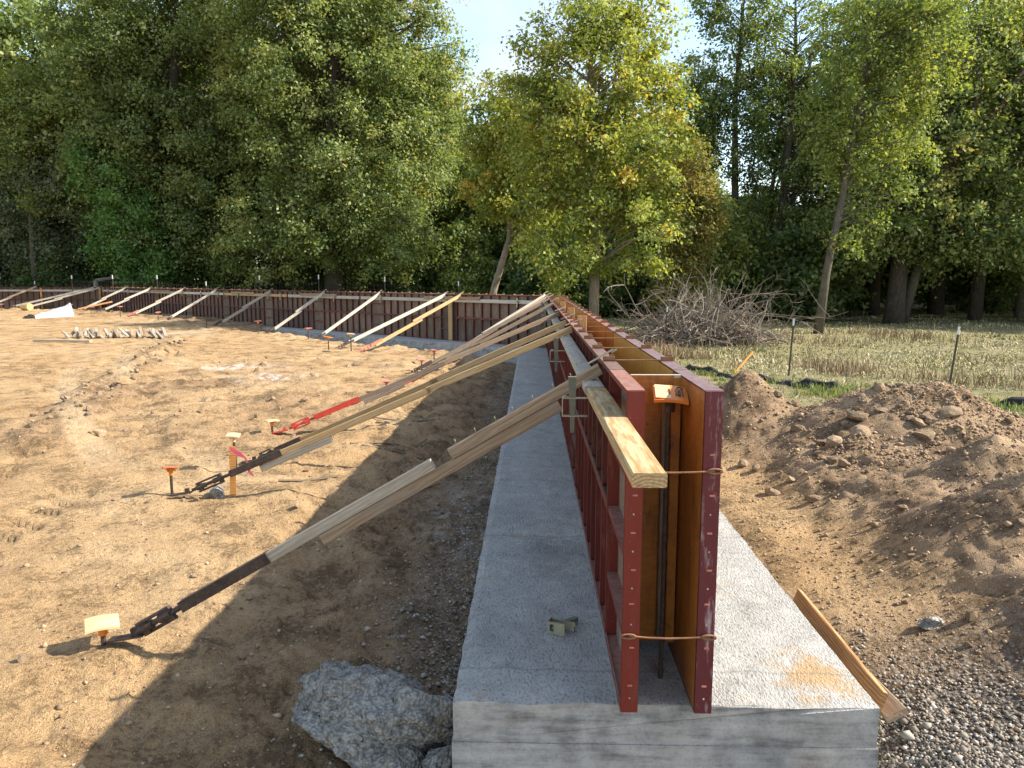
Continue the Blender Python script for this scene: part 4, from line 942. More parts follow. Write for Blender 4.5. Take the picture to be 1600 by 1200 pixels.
# heap of short wooden stakes
hg = 'short grey wooden stakes heaped on the pad'
for i in range(46):
    tt = i / 45; x = -12.6 + 2.5 * tt + random.gauss(0, .06); y = 20.2 + .5 * tt + random.gauss(0, .12); z0 = gz(x, y)
    L = random.uniform(.42, .62); az = math.radians(random.gauss(-52, 8)); lev = .03 + .05 * (i % 3)
    a = Vector((x, y, z0 + lev)); b = a + Vector((math.cos(az) * L, math.sin(az) * L, random.uniform(-.10, .04))) if False else Vector((x - math.cos(az) * L * .5, y - math.sin(az) * L * .5, z0 + lev + random.uniform(.06, .15)))
    b2 = Vector((x + math.cos(az) * L * .5, y + math.sin(az) * L * .5, z0 + lev * .5))
    board_obj('wooden_stake', b, b2, random.choice(['grey_wood', 'old_wood', 'old_wood', 'dark_wood', 'grey_wood']), 'short grey wooden stake in the heap on the pad', 'wooden stake', hg, .07, .035)
board_obj('long_lath', (-12.9, 19.2, gz(-12.9, 19.2) + .04), (-11.3, 19.0, gz(-11.3, 19) + .05), 'grey_wood', 'grey board lying in front of the stake heap', 'board', None, .09, .05)
board_obj('long_lath', (-10.7, 20.9, gz(-10.7, 20.9) + .06), (-9.3, 21.6, gz(-9.3, 21.6) + .09), 'pale_wood', 'pale long lath lying beyond the right end of the stake heap', 'board', None, .08, .04)
# white sheeting thrown over something
def sheet():
    n, m = 26, 14; V = []
    for i in range(n):
        t = i / (n - 1)
        for j in range(m):
            u = j / (m - 1) * 2 - 1
            hgt = (.10 + .62 * t ** 1.5) * (1 - abs(u) ** 1.8) if t < .9 else (.66 + .25 * (t - .9) * 6) * (1 - abs(u) ** 1.3)
            x = -1.0 + 2.0 * t; y = u * (.45 + .35 * t)
            V.append((x, y, max(hgt, 0) + .16 * vnoise(np.array(x * 4.0), np.array(y * 5.0 + 9)) + .02))
    F = [(i * m + j, (i + 1) * m + j, (i + 1) * m + j + 1, i * m + j + 1) for i in range(n - 1) for j in range(m - 1)]
    return MB().add(V, F)
ts = thing('plastic_sheeting', 'white plastic sheeting thrown over lumber on the pad', 'sheeting', (-18.6, 28.6, gz(-18.6, 28.6)), .75)
o_ = obj('sheet', sheet().mesh('sheet', True), M['white_sheet'], ts); ts.scale = (.78, .78, .74); o_.data.materials.append(M['black_cloth'])
for p_ in o_.data.polygons:
    if p_.center.x < -.62: p_.material_index = 1
md = o_.modifiers.new('thickness', 'SOLIDIFY'); md.thickness = .012
board_obj('covered_board', (-17.9, 29.4, gz(-17.9, 29.4) + .25), (-16.9, 30.1, gz(-16.9, 30.1) + .5), 'orange_wood', 'brown board end sticking out of the white sheeting', 'board', None, .3, .05)
# plastic bucket on its side
tb = thing('plastic_bucket', 'yellowed plastic bucket lying on its side by two brace feet', 'bucket', (-22.6, 33.3, gz(-22.6, 33.3) + .15), -.35)
mb = MB(); mb.tube([(-.26, 0, 0), (-.255, 0, 0), (.20, 0, 0), (.24, 0, 0)], [.12, .13, .155, .155], 18); obj('body', mb.mesh('body', False), M['bucket'], tb)
mb = MB(); mb.tube([(.18, 0, 0), (.205, 0, 0)], [.165, .165], 18); obj('rim', mb.mesh('rim'), M['bucket'], tb)

# ------------------------------------------------------------------ fences
def tpost(x, y, h, label, lean=(0, 0), pinktie=False):
    z = gz(x, y); t = thing('fence_post', label, 'fence post', (x, y, z - .05), 0, 'steel fence posts along the meadow'); top = Vector((lean[0], lean[1], h + .05))
    Fm = frame_x((0, 0, 0), top, (0, 1, 0)); L = top.length
    b = MB(); b.box((L / 2 - .06, 0, 0), (L - .12, .034, .005)); b.box((L / 2 - .06, 0, .013), (L - .12, .006, .022))
    for i in range(int(L / .06) - 2): b.box((.06 + i * .06, 0, .026), (.012, .012, .005))
    obj('post', b.mesh('post'), M['post_steel'], t, None, Fm)
    c = MB(); c.box((L - .06, 0, 0), (.13, .036, .007)); c.box((L - .06, 0, .013), (.13, .008, .024)); obj('white_tip', c.mesh('white_tip'), M['white_post'], t, None, Fm)
    if pinktie:
        k = MB(); k.box((.12, 0, .0), (.16, .05, .05)); obj('marker', k.mesh('marker'), M['pink'], t, None, Fm)
tpost(3.50, 20.1, 1.12, 'white tipped steel post with pink base by the brush pile', (.06, 0), True)
tpost(4.98, 14.7, 1.10, 'white tipped steel post nearest the soil mound', (.05, 0))
tpost(6.74, 12.3, 1.10, 'white tipped steel post behind the big soil berm', (.10, 0))
# red marker stick leaning
board_obj('marker_stick', (4.0, 15.0, gz(4.0, 15.0)), (4.45, 15.3, gz(4.45, 15.3) + .42), 'lath', 'leaning red brown marker stick in the weeds', 'marker stick', None, .03, .045)
# low silt fence
SP = [(2.4, 16.6), (3.35, 15.0), (4.3, 13.6), (5.4, 12.4), (7.0, 11.1), (9.2, 9.8), (12.5, 8.2)]
pts = []
for (a, b) in zip(SP[:-1], SP[1:]):
    for k in range(14): f_ = k / 14; pts.append((a[0] * (1 - f_) + b[0] * f_, a[1] * (1 - f_) + b[1] * f_))
V, F = [], []
for i, (x, y) in enumerate(pts):
    w = .07 * math.sin(i * .9) + .05 * math.sin(i * 2.3); h = .10 + .05 * math.sin(i * .57) + .04 * math.sin(i * 1.7); z = gz(x, y)
    V += [(x - .05 + w * .3, y - .06, z - .02), (x - .02 + w, y + w * .4, z + h * .75), (x + .01 + w, y + .02, z + h), (x + .05 + w * .5, y + .05, z - .02)]
for i in range(len(pts) - 1):
    for k in range(3): F.append((4 * i + k, 4 * i + 4 + k, 4 * i + 5 + k, 4 * i + 1 + k))
tag(obj('silt_fence', MB().add(V, F).mesh('silt_fence', True), M['black_cloth']), 'slumped black silt fence fabric lying along the meadow edge', 'silt fence')
# woven wire fence behind the far wall
tw_ = thing('wire_fence', 'woven wire fence with white tipped posts behind the far wall', 'fence', (0, 0, 0))
FP = [(-36 + 33.5 * t, 43.2 - 17.5 * t) for t in np.linspace(0, 1, 13)]
wm = MB()
for i, (x, y) in enumerate(FP):
    z = gz(x, y); b = MB(); b.box((0, 0, .75), (.03, .03, 1.5)); obj('post', b.mesh('post'), M['post_steel'], tw_, (x, y, z)); b = MB(); b.box((0, 0, 1.58), (.036, .036, .17)); obj('post_tip', b.mesh('post_tip'), M['white_post'], tw_, (x, y, z))
    if i:
        x0, y0 = FP[i - 1]; z0 = gz(x0, y0); n_ = 20
        for k in range(7): wm.tube([(x0, y0, z0 + .35 + k * .17), (x, y, z + .35 + k * .17)], .004, 3, False)
        for k in range(n_): f_ = k / n_; wm.tube([(x0 + (x - x0) * f_, y0 + (y - y0) * f_, z0 + (z - z0) * f_ + .3), (x0 + (x - x0) * f_, y0 + (y - y0) * f_, z0 + (z - z0) * f_ + 1.4)], .003, 3, False)
tag(obj('netting', wm.mesh('netting'), M['wire'], tw_), kind='stuff')
# timber corner brace of the old fence
tg = thing('fence_corner', 'grey timber corner brace of the old fence behind the far wall', 'fence brace', (-21.6, 41.5, .12), .5)
mb = MB(); mb.tube([(0, 0, -.1), (0, 0, 1.85)], .14, 9); obj('post', mb.mesh('post'), M['grey_wood'], tg)
mb = MB(); mb.tube([(-2.2, 0, -.1), (-2.2, 0, 1.45)], .12, 9); obj('post', mb.mesh('post'), M['grey_wood'], tg)
mb = MB(); mb.tube([(-2.2, 0, 1.42), (0, 0, 1.75)], .09, 8); obj('rail', mb.mesh('rail'), M['grey_wood'], tg)
mb = MB(); mb.tube([(-1.2, 0, .1), (0, 0, 1.6)], .08, 8); obj('strut', mb.mesh('strut'), M['grey_wood'], tg)
mb = MB(); mb.tube([(.9, .2, .1), (0, 0, 1.6)], .08, 8); obj('strut', mb.mesh('strut'), M['grey_wood'], tg)

# ------------------------------------------------------------------ trees
def leaf_cloud(cl, rg, per, L, flat=.62, tint0=.45, tspread=.2, droop=.35, up=.5):
    """cl: clump rows (x,y,z,r,ox,oy,oz,t); returns verts, faces, tint"""
    L = L * .80; per = per * .92
    n = len(cl); k = rg.poisson(per, n).clip(4); idx = np.repeat(np.arange(n), k); m = len(idx)
    c = cl[idx, :3]; r = cl[idx, 3:4]; o = cl[idx, 4:7]
    g = rg.normal(size=(m, 3)); g /= np.maximum(np.linalg.norm(g, axis=1, keepdims=True), 1e-6); g *= rg.random((m, 1)) ** .80 * 1.22
    g[:, 2] *= flat
    ax = (g * o).sum(1, keepdims=True); p = c + r * (g + .45 * ax * o)
    p[:, 2] -= droop * r[:, 0] * np.clip(ax[:, 0], 0, 1) ** 2
    nr = rg.normal(size=(m, 3)) * .62 + np.array([0, 0, up]) + o * .35 + g * .25; nr /= np.linalg.norm(nr, axis=1, keepdims=True)
    d = rg.normal(size=(m, 3)) + o * .6 + np.array([0, 0, -.35]); d -= nr * (d * nr).sum(1, keepdims=True); d /= np.linalg.norm(d, axis=1, keepdims=True)
    b = np.cross(nr, d); ll = L * rg.uniform(.45, 1.45, (m, 1)); w = ll * rg.uniform(.26, .40, (m, 1))
    V = np.stack([p, p + d * ll * .5 + b * w + nr * ll * .07, p + d * ll - nr * ll * .08, p + d * ll * .45 - b * w + nr * ll * .07], 1).reshape(-1, 3)
    t = np.clip(tint0 + cl[idx, 7] + rg.normal(0, tspread, m) , 0, 1)
    return V, np.arange(m * 4).reshape(-1, 4), np.repeat(t, 4)
def clumps(envs, n, rg, r0, r1, tvar=.12):
    n = int(n * 1.7); r0 *= .70; r1 *= .78; tvar *= 1.15
    vol = np.array([e[3] * e[4] * e[5] for e in envs]) ** .8; pick = rg.choice(len(envs), n, p=vol / vol.sum()); out = []
    for e in pick:
        cx, cy, cz, rx, ry, rz = envs[e][:6]
        v = rg.normal(size=3); v /= np.linalg.norm(v); s = rg.uniform(.35, 1.0) ** .6
        bump = 1 + .42 * float(vnoise(np.array(math.atan2(v[1], v[0]) * 1.7 + e * 5), np.array(v[2] * 3.1 + e)))
        p = np.array([cx + v[0] * rx * s * bump, cy + v[1] * ry * s * bump, cz + v[2] * rz * s * bump])
        o = np.array([v[0], v[1], .25 * v[2]]); o /= max(np.linalg.norm(o), .2)
        r = rg.uniform(r0, r1)
        t = rg.normal(0, tvar) + .22 * float(vnoise(np.array(p[0] * .45), np.array(p[2] * .45 + p[1] * .2)))
        out.append((*p, r, *o, t))
    return np.array(out)
def trunk_mesh(path, rad, cl, rg, nb, limb=.35, big=()):
    """trunk along path with limbs curving out to a choice of clumps"""
    mb = MB(); path = [Vector(p) for p in path]; mb.tube(path, rad, 9)
    def at(z):
        for a, b, ra, rb_ in zip(path[:-1], path[1:], rad[:-1], rad[1:]):
            if a.z <= z <= b.z: f_ = (z - a.z) / max(b.z - a.z, 1e-6); return a.lerp(b, f_), ra + (rb_ - ra) * f_
        return (path[-1], rad[-1]) if z > path[-1].z else (path[0], rad[0])
    for (pts, r) in big: mb.tube(pts, list(np.linspace(r, r * .35, len(pts))), 7)
    sel = rg.permutation(len(cl))[:nb]
    zlo = path[0].z + .22 * (path[-1].z - path[0].z)
    for i in sel:
        c = Vector(cl[i, :3]); h = math.hypot(c.x - path[-1].x, c.y - path[-1].y)
        z0 = max(zlo, min(c.z - limb * h - .2, path[-1].z - .15)); a, r = at(z0)
        r = min(r * .5, .012 + .011 * (c - a).length); mid = a.lerp(c, .5) + Vector((rg.normal(0, .12), rg.normal(0, .12), .10 * (c - a).length * (1 if c.z > a.z else .3)))
        q1 = a.lerp(mid, .5) + Vector((rg.normal(0, .06), rg.normal(0, .06), .05)); q3 = mid.lerp(c, .55) + Vector((rg.normal(0, .07), rg.normal(0, .07), 0.04))
        mb.tube([a, q1, mid, q3, c], [r, r * .8, r * .62, r * .42, r * .2], 5, False)
        for _ in range(2):
            e = c + Vector(rg.normal(0, .45, 3)); mb.tube([q3, q3.lerp(e, .5) + Vector((0, 0, .05)), e], [r * .4, r * .25, r * .1], 3, False)
    return mb.mesh('trunk', True)
def tree(label, base, path, rad, envs, n, per, L, r0, r1, leaf, bark, seed, group=None, nb=90, name='broadleaf_tree', cat='tree', tint0=.45, droop=.55, flat=.85, big=(), tvar=.12, ts=.2):
    """everything in coordinates relative to base"""
    rg = np.random.default_rng(seed); root = thing(name, label, cat, base, 0, group)
    cl = clumps(envs, n, rg, r0, r1, tvar)
    V, F, T = leaf_cloud(cl, rg, per, L, flat, tint0, ts, droop)
    obj('trunk', trunk_mesh(path, rad, cl, rg, nb, big=big), M[bark], root)
    obj('crown', np_mesh('crown', V, F, False, {'tint': T}), M[leaf], root)
    return root
def B(x, y): return (x, y, gz(x, y) - .1)
# the yellow green ash in the middle
tree('yellow green young tree with grey trunk standing behind the wall corner', B(2.05, 25.5), [(0, 0, 0), (.02, 0, 2), (.06, 0, 4.2), (-.12, 0, 6.0), (-.25, 0, 8.4), (-.1, 0, 10.6)], [.19, .165, .14, .10, .06, .02],
     [(-.1, 0, 7.4, 2.4, 2.3, 3.6), (-1.2, -.3, 6.2, 1.6, 1.7, 2.6), (1.4, 0, 6.4, 1.7, 1.8, 2.8), (1.0, -.6, 3.5, 1.9, 1.9, 1.8), (-1.3, -.7, 2.7, 1.2, 1.3, 1.3), (.0, 0, 10.3, 1.1, 1.1, 2.0), (-1.6, 0, 8.8, 1.2, 1.2, 1.7), (1.6, 0, 9.2, 1.2, 1.2, 1.9)],
     290, 135, .150, .42, .72, 'leaf_yellow', 'bark_pale', 101, nb=150, tint0=.36, tvar=.16,
     big=[([(.06, 0, 3.9), (.5, -.3, 4.6), (1.4, -.5, 5.6), (2.4, -.6, 6.6)], .06), ([(.05, 0, 4.3), (-.5, -.2, 5.6), (-1.0, -.3, 7.2), (-1.4, -.3, 8.6)], .055), ([(-.1, 0, 5.8), (.3, 0, 7.2), (.7, 0, 8.8), (1.0, 0, 10.2)], .05)])
# big olive trees left of the middle
tree('huge olive green tree with drooping low branches, left of the sky gap', B(-10.4, 39.5), [(0, 0, 0), (.2, 0, 4), (.1, 0, 9), (.5, 0, 14), (.6, 0, 18.5)], [.55, .45, .36, .22, .06],
     [(.2, 0, 10, 4.4, 4, 8.0), (3.2, -.6, 7.4, 3.1, 3, 4.8), (2.9, -1.2, 3.6, 2.7, 2.2, 1.9), (-3.0, -1.5, 3.7, 2.3, 2, 2.3), (.2, -1.8, 4.2, 2.6, 2, 2.8), (3.4, 0, 14.2, 2.4, 2.2, 2.8), (-2.6, -.5, 11, 2.6, 2.6, 5), (5.4, -.3, 9.4, 1.3, 1.6, 2.6), (5.9, -.3, 11.4, 1.4, 1.5, 2.4), (-.5, 0, 16, 4.0, 3.4, 3.4), (-3.4, 0, 14, 2.6, 2.6, 3.4), (5.0, -.3, 15.4, 1.6, 1.8, 1.8)],
     640, 165, .19, .60, 1.05, 'leaf_olive', 'bark_dark', 102, nb=190, tint0=.50, tvar=.17,
     big=[([(.1, 0, 8), (-1, -.4, 10), (-1.8, -.6, 12.6), (-2.0, -.6, 15)], .2), ([(.1, 0, 9), (1.4, -.3, 11.5), (3.0, -.3, 13), (4.6, -.3, 14.2)], .16), ([(.2, 0, 6), (2.2, -.6, 7.2), (4.4, -.8, 7.6)], .12), ([(.2, 0, 3), (-1.6, -.8, 4.2), (-3.2, -1.4, 4.4)], .12)])
tree('tall mid green tree between the olive giant and the grey green one', B(-19.6, 42.5), [(0, 0, 0), (.1, 0, 5), (-.2, 0, 10), (.3, 0, 15), (0, 0, 19.5)], [.5, .42, .33, .2, .06],
     [(0, 0, 11, 5.0, 4, 8.2), (-3.2, -1, 8, 3.0, 2.6, 4), (2.6, -1.5, 6, 3.0, 2.5, 4.5), (1.5, -2, 3.5, 3.0, 2, 2.2), (-2, -2, 12, 2.6, 2.2, 4), (-3.2, 0, 15.4, 3.0, 3, 3.4), (2.6, 0, 16, 3.4, 3, 3.2)],
     560, 160, .20, .65, 1.1, 'leaf_olive', 'bark_dark', 103, nb=160, tint0=.32, tvar=.15,
     big=[([(-.2, 0, 9), (1.6, -.8, 11), (3, -1.2, 13)], .16), ([(0, 0, 7), (-1.8, -.8, 9), (-3, -1.2, 12)], .16)])
tree('bright green bushy tree under the tall mid green one', B(-21.4, 39.6), [(0, 0, 0), (0, 0, 3), (.1, 0, 6.4)], [.14, .1, .03],
     [(0, 0, 4.2, 1.7, 1.4, 3.2), (1.5, 0, 2.4, 1.4, 1.1, 1.7), (-1.4, .3, 7.4, 1.1, 1.1, 1.5)], 110, 120, .19, .5, .8, 'leaf_green', 'bark', 104, nb=40, tint0=.5)
tree('wide grey green willow like tree at the far left', B(-30.5, 44.0), [(0, 0, 0), (.1, 0, 4), (.2, 0, 8), (0, 0, 11.5)], [.45, .36, .2, .05],
     [(0, 0, 6.6, 6.0, 4, 5.6), (3.6, -1, 4.5, 3.0, 2.5, 4.2), (-3, -1, 4.5, 4, 2.5, 4.2), (3.0, 0, 9.4, 2.2, 2.2, 2.4)],
     430, 190, .16, .6, 1.0, 'leaf_grey', 'bark', 105, nb=110, tint0=.42, droop=.6, tvar=.10, ts=.15)
tree('tall light green tree at the far left behind the grey green one', B(-38.5, 51.0), [(0, 0, 0), (.2, 0, 9), (0, 0, 18)], [.45, .3, .05],
     [(0, 0, 15.5, 5.0, 4, 6), (2.0, 0, 11, 3.2, 3, 4), (4.4, 0, 14.4, 2.2, 2.2, 2.6), (2.2, 0, 18.2, 2.8, 2.4, 2.8)], 260, 140, .22, .7, 1.1, 'leaf_light', 'bark', 106, nb=70, tint0=.5)
tree('slender leaning tree with bare pale trunk left of the yellow green one', B(-1.85, 29.0), [(0, 0, 0), (.42, 0, 1.6), (.95, 0, 3.3), (1.3, 0, 5.4), (1.2, 0, 8.6)], [.15, .135, .115, .08, .02],
     [(1.2, 0, 6.6, 1.5, 1.4, 2.7), (.7, -.2, 5.0, 1.3, 1.2, 1.1), (.4, .2, 7.6, 1.1, 1.2, 1.8), (2.0, -.4, 4.2, 1.2, 1.2, 1.0)], 140, 120, .16, .4, .7, 'leaf_yellow', 'bark_pale', 107, nb=60, tint0=.33, tvar=.2)
tree('small rusty orange tree right of the yellow green one', B(6.35, 31.5), [(0, 0, 0), (.1, 0, 2.5), (0, 0, 6.8)], [.12, .09, .03],
     [(0, 0, 4.8, 1.15, 1.2, 2.6), (-.5, 0, 2.4, 1.2, 1.1, 1.4)], 115, 120, .16, .4, .7, 'leaf_orange', 'bark', 108, nb=50, tint0=.30, tvar=.15)
tree('tall airy dark green tree beside the sky, behind the rusty one', B(9.4, 36.5), [(0, 0, 0), (.1, 0, 5), (-.1, 0, 10), (.2, 0, 16.5)], [.22, .18, .12, .03],
     [(0, 0, 13, 1.7, 1.7, 3.8), (-.3, 0, 8.6, 1.5, 1.4, 2.0), (.6, -.4, 4.6, 1.5, 1.2, 3.8), (-1.2, -.2, 14.6, 1.1, 1.1, 1.6)], 150, 72, .18, .45, .8, 'leaf_dark', 'bark_dark', 109, nb=110, tint0=.6)
tree('tall twin trunk airy tree with sky showing through its crown', B(11.6, 36.0), [(0, 0, 0), (-.1, 0, 4), (.05, 0, 8), (.2, 0, 12), (0, 0, 15.4)], [.26, .22, .16, .09, .02],
     [(.2, 0, 12.4, 2.6, 2.2, 2.6), (-1.2, 0, 10, 1.5, 1.4, 2.0), (1.6, 0, 9.8, 1.5, 1.4, 1.8), (1.0, -.3, 6.4, 1.6, 1.3, 1.5), (-.2, -.5, 3.6, 1.9, 1.2, 1.8)], 150, 58, .17, .45, .8, 'leaf_light', 'bark_dark', 110, nb=150, tint0=.38,
     big=[([(.32, .1, 0), (.38, .1, 4), (.5, 0, 8), (.9, 0, 12)], .17), ([(0, 0, 8), (-.9, 0, 10), (-1.6, 0, 12.4)], .07), ([(.1, 0, 9), (1.2, 0, 11), (2.2, 0, 13)], .07)])
tree('slender light green tree leaning right, its trunk in the open meadow', B(9.8, 26.2), [(0, 0, 0), (.18, 0, 2.2), (.55, 0, 4.6), (.9, 0, 7.4), (1.35, 0, 10.4), (1.5, 0, 12.4)], [.17, .135, .105, .075, .04, .012],
     [(1.2, 0, 8.4, 2.0, 1.8, 3.6), (1.9, -.2, 10.4, 1.5, 1.5, 2.2), (.2, 0, 7.0, 1.4, 1.3, 1.8), (2.1, 0, 6.6, 1.4, 1.4, 1.8), (2.9, -.1, 9.6, 1.3, 1.4, 2.4), (.75, -.5, 2.9, .65, .6, 1.0), (1.9, -.2, 4.6, 1.0, 1.0, 1.0)], 200, 92, .145, .38, .68, 'leaf_light', 'bark', 111, nb=130, tint0=.44)
tree('broad dark maple with very thick trunk at the meadow edge', B(15.2, 32.3), [(0, 0, 0), (.05, 0, 1.2), (.1, 0, 3), (.5, 0, 6), (1.6, 0, 9), (3.0, 0, 13)], [.45, .36, .32, .26, .17, .05],
     [(1.4, 0, 5.0, 3.8, 3, 2.8), (3.6, 0, 7.4, 3.0, 3, 2.6), (-1.4, -.6, 4.4, 2.2, 2, 2.2), (1.0, 0, 8.6, 2.4, 2.4, 2.2), (3.4, -.8, 3.8, 2.0, 1.8, 1.6), (3.2, 0, 11.4, 2.6, 2.4, 2.2)], 330, 105, .19, .5, .9, 'leaf_olive', 'bark_dark', 112, nb=130, tint0=.5, tvar=.18,
     big=[([(.35, .2, 0), (.7, .2, 1.4), (1.1, .2, 3), (1.7, .1, 5)], .30), ([(.5, -.8, 5.5), (1.6, -1.2, 7), (2.9, -1.4, 8.6), (4.2, -1.4, 11)], .24), ([(1.6, -1.2, 7), (2.0, -1.4, 9), (1.8, -1.4, 11.5)], .12)])
tree('tall maple with rusty orange top at the upper right', B(21.5, 41.0), [(0, 0, 0), (-.3, 0, 6), (.3, 0, 11), (0, 0, 17.5)], [.42, .36, .26, .06],
     [(0, 0, 14.2, 5.2, 4, 4.0), (-3.4, 0, 12.0, 2.8, 2.4, 3.0), (3.2, 0, 13.0, 3.4, 2.8, 3.4), (.5, -.5, 9.6, 3.4, 2.4, 2.4)], 300, 85, .21, .55, .95, 'leaf_orange', 'bark_dark', 113, nb=190, tint0=.30, tvar=.18,
     big=[([(-.2, 0, 7), (-1.6, 0, 10), (-3.0, 0, 13)], .2), ([(0, 0, 8), (1.8, 0, 11), (3.6, 0, 13.5)], .2)])
tree('dark straight tree by the right edge with forked upper trunk', B(20.1, 35.0), [(0, 0, 0), (.1, 0, 4), (.35, 0, 7), (.9, 0, 10), (1.2, 0, 14)], [.30, .25, .20, .12, .03],
     [(.6, 0, 11, 2.8, 2.4, 3.2), (1.8, -.4, 6.2, 1.7, 1.6, 2.2), (-1.2, -.2, 6.0, 1.4, 1.3, 1.8), (2.0, -.5, 3.0, 1.4, 1.2, 1.2)], 215, 120, .19, .5, .85, 'leaf_light', 'bark_dark', 114, nb=100, tint0=.35, tvar=.2,
     big=[([(.35, 0, 6.5), (-.2, 0, 9), (-.3, 0, 12)], .12)])
tree('yellow green tree by the right edge with thick dark trunk', B(21.9, 33.5), [(0, 0, 0), (.2, 0, 3), (.1, 0, 7), (.6, 0, 12.5)], [.40, .32, .22, .05],
     [(.6, 0, 7.0, 2.6, 2.2, 3.6), (0, -.5, 3.8, 1.8, 1.5, 1.5), (1.2, 0, 11, 2.4, 2.2, 2.6)], 210, 120, .19, .5, .85, 'leaf_yellow', 'bark_dark', 115, nb=70, tint0=.32, tvar=.18)

# woods behind: four sorts, each copied with its own size and turn
WG_ = 'trees of the woods behind the meadow and wall'
KIND = [tree('dark green tree in the woods behind', (0, 0, 0), [(0, 0, 0), (.1, 0, 4), (-.1, 0, 8), (0, 0, 12.6)], [.26, .21, .14, .04], [(0, 0, 8.2, 3.0, 2.8, 4.8), (1.0, -.4, 4.2, 2.0, 1.9, 2.0), (-1.2, .4, 5, 2, 2, 2)], 230, 105, .25, .6, 1.0, 'leaf_dark', 'bark_dark', 201, WG_, 70, tint0=.5),
        tree('olive tree in the woods behind', (0, 0, 0), [(0, 0, 0), (-.1, 0, 4), (.2, 0, 8), (0, 0, 12)], [.24, .2, .13, .04], [(0, 0, 8.0, 2.8, 2.8, 4.4), (-1.0, -.4, 5.0, 2.0, 1.9, 2.0)], 190, 105, .25, .6, 1.0, 'leaf_olive', 'bark_dark', 202, WG_, 60, tint0=.4),
        tree('yellowish green tree in the woods behind', (0, 0, 0), [(0, 0, 0), (.2, 0, 4), (0, 0, 8), (.1, 0, 11)], [.2, .16, .1, .03], [(0, 0, 7.2, 2.4, 2.4, 4.0), (.8, 0, 3.6, 1.7, 1.6, 1.5)], 150, 100, .24, .55, .9, 'leaf_light', 'bark_dark', 203, WG_, 60, tint0=.4),
        tree('low dark bush in the woods behind', (0, 0, 0), [(0, 0, 0), (.1, 0, 1.2), (0, 0, 2.4)], [.07, .05, .02], [(0, 0, 1.5, 1.7, 1.4, 1.4), (.9, 0, 1.1, 1.2, 1.1, 1.0)], 80, 110, .17, .4, .7, 'leaf_dark', 'bark_dark', 204, 'low dark bushes under the woods', 25, 'dark_bush', 'bush', tint0=.55)]
KIND.append(tree('slender tree in the woods behind', (0, 0, 0), [(0, 0, 0), (.1, 0, 3), (-.1, 0, 7), (.3, 0, 11), (.2, 0, 14.5)], [.17, .145, .115, .07, .02], [(.2, 0, 11.6, 1.7, 1.6, 3.0), (.8, 0, 8.6, 1.2, 1.1, 1.4), (-.7, 0, 6.6, .9, .9, 1.0)], 130, 80, .19, .5, .8, 'leaf_light', 'bark', 205, 'slender woods trees', 60, tint0=.45,
     big=[([(-.1, 0, 6.5), (.6, .2, 8.6), (1.2, .3, 10.6)], .06), ([(0, 0, 8), (-.7, 0, 9.8), (-1.0, 0, 12)], .05)]))
KIND.append(tree('low light green bush in the woods behind', (0, 0, 0), [(0, 0, 0), (.1, 0, 1.6), (0, 0, 3.4)], [.08, .06, .02], [(0, 0, 2.3, 1.5, 1.3, 1.9), (.8, 0, 1.4, 1.1, 1.0, 1.1)], 75, 80, .17, .4, .7, 'leaf_light', 'bark_dark', 206, 'low light bushes', 25, 'light_bush', 'bush', tint0=.5))
rt = random.Random(4)
WOODS = []
def sky_cap(x, y):
    px = 832 + 1180 * x / y
    if 660 < px < 770: return .27 * y * .78
    if 770 <= px < 1075: return .30 * y * .8
    if 1075 <= px < 1330: return .13 * y + 1.0
    return 30
for row, (y, step) in enumerate([(45.5, 5.2), (50.0, 5.0), (56.0, 5.0), (63.0, 5.2), (71.0, 6)]):
    x = -46 - row * 4
    while x < 46 + row * 5:
        xx, yy = x + rt.uniform(-1.6, 1.6), y + rt.uniform(-1.8, 1.8)
        k = rt.choice([0, 0, 1, 1, 2]); H_ = [13.4, 12.8, 11.6][k]; want = min(rt.uniform(13, 19) + .8 * row, sky_cap(xx, yy)); sc = want / H_
        x += step
        if xx > 8 and yy < 60 and rt.random() < .35: continue
        WOODS.append((k, xx, yy, sc))
for (x, y) in [(27, 33), (28.5, 39), (33, 36), (34, 30), (38.5, 41), (31, 44), (40, 33), (-46, 44), (-52, 40), (14.5, 43), (17.5, 39.5), (25, 45), (4.2, 40), (0.4, 42), (-3.2, 44), (7, 43.5)]:
    k = rt.choice([0, 1, 2]); WOODS.append((k, x, y, min(rt.uniform(.9, 1.25), sky_cap(x, y) / 13)))
for (x, y, sc) in [(13.4, 38.5, .72), (17.6, 36.5, 1.05), (18.8, 39.5, 1.1), (23.6, 37.5, 1.05), (25.2, 35.2, .95), (14.2, 35.6, .8), (22.8, 31.6, .9), (7.9, 37.5, .85), (26.5, 39, 1.1), (12.6, 41, .9), (-27.5, 41.5, .9), (-14.8, 43.5, 1.0)]: WOODS.append((4, x, y, sc))
for i in range(30): WOODS.append((3, -20 + i * 3.4 + rt.uniform(-1, 1), 77 + rt.uniform(-3, 3), rt.uniform(2.0, 3.2)))
for i, (x, y) in enumerate([(-6.5, 42), (-4.2, 44.5), (-2.3, 43), (-.3, 43.5), (1.2, 41.5), (3.2, 37.5), (4.8, 38), (7.6, 34.2), (-13.5, 44), (-16.5, 46), (-8.5, 44), (-5.5, 46), (10.2, 40.5), (13.5, 37.5), (8.4, 38.5), (2.2, 45.5),
                            (-24, 46), (-27, 43), (-33, 42.5), (-37, 46), (-28, 48), (12.2, 34.2), (17.5, 44), (24.5, 41), (29, 47), (-1, 46), (3, 47), (6.5, 47.5), (-10.5, 47), (-19.5, 48), (14.8, 41), (23, 48), (19.5, 46), (5.6, 40.8), (-3.6, 40.6), (.6, 39.6)]):
    WOODS.append((5 if i % 3 == 1 and x > -12 else 3, x, y, rt.uniform(.9, 1.65)))
first = {}
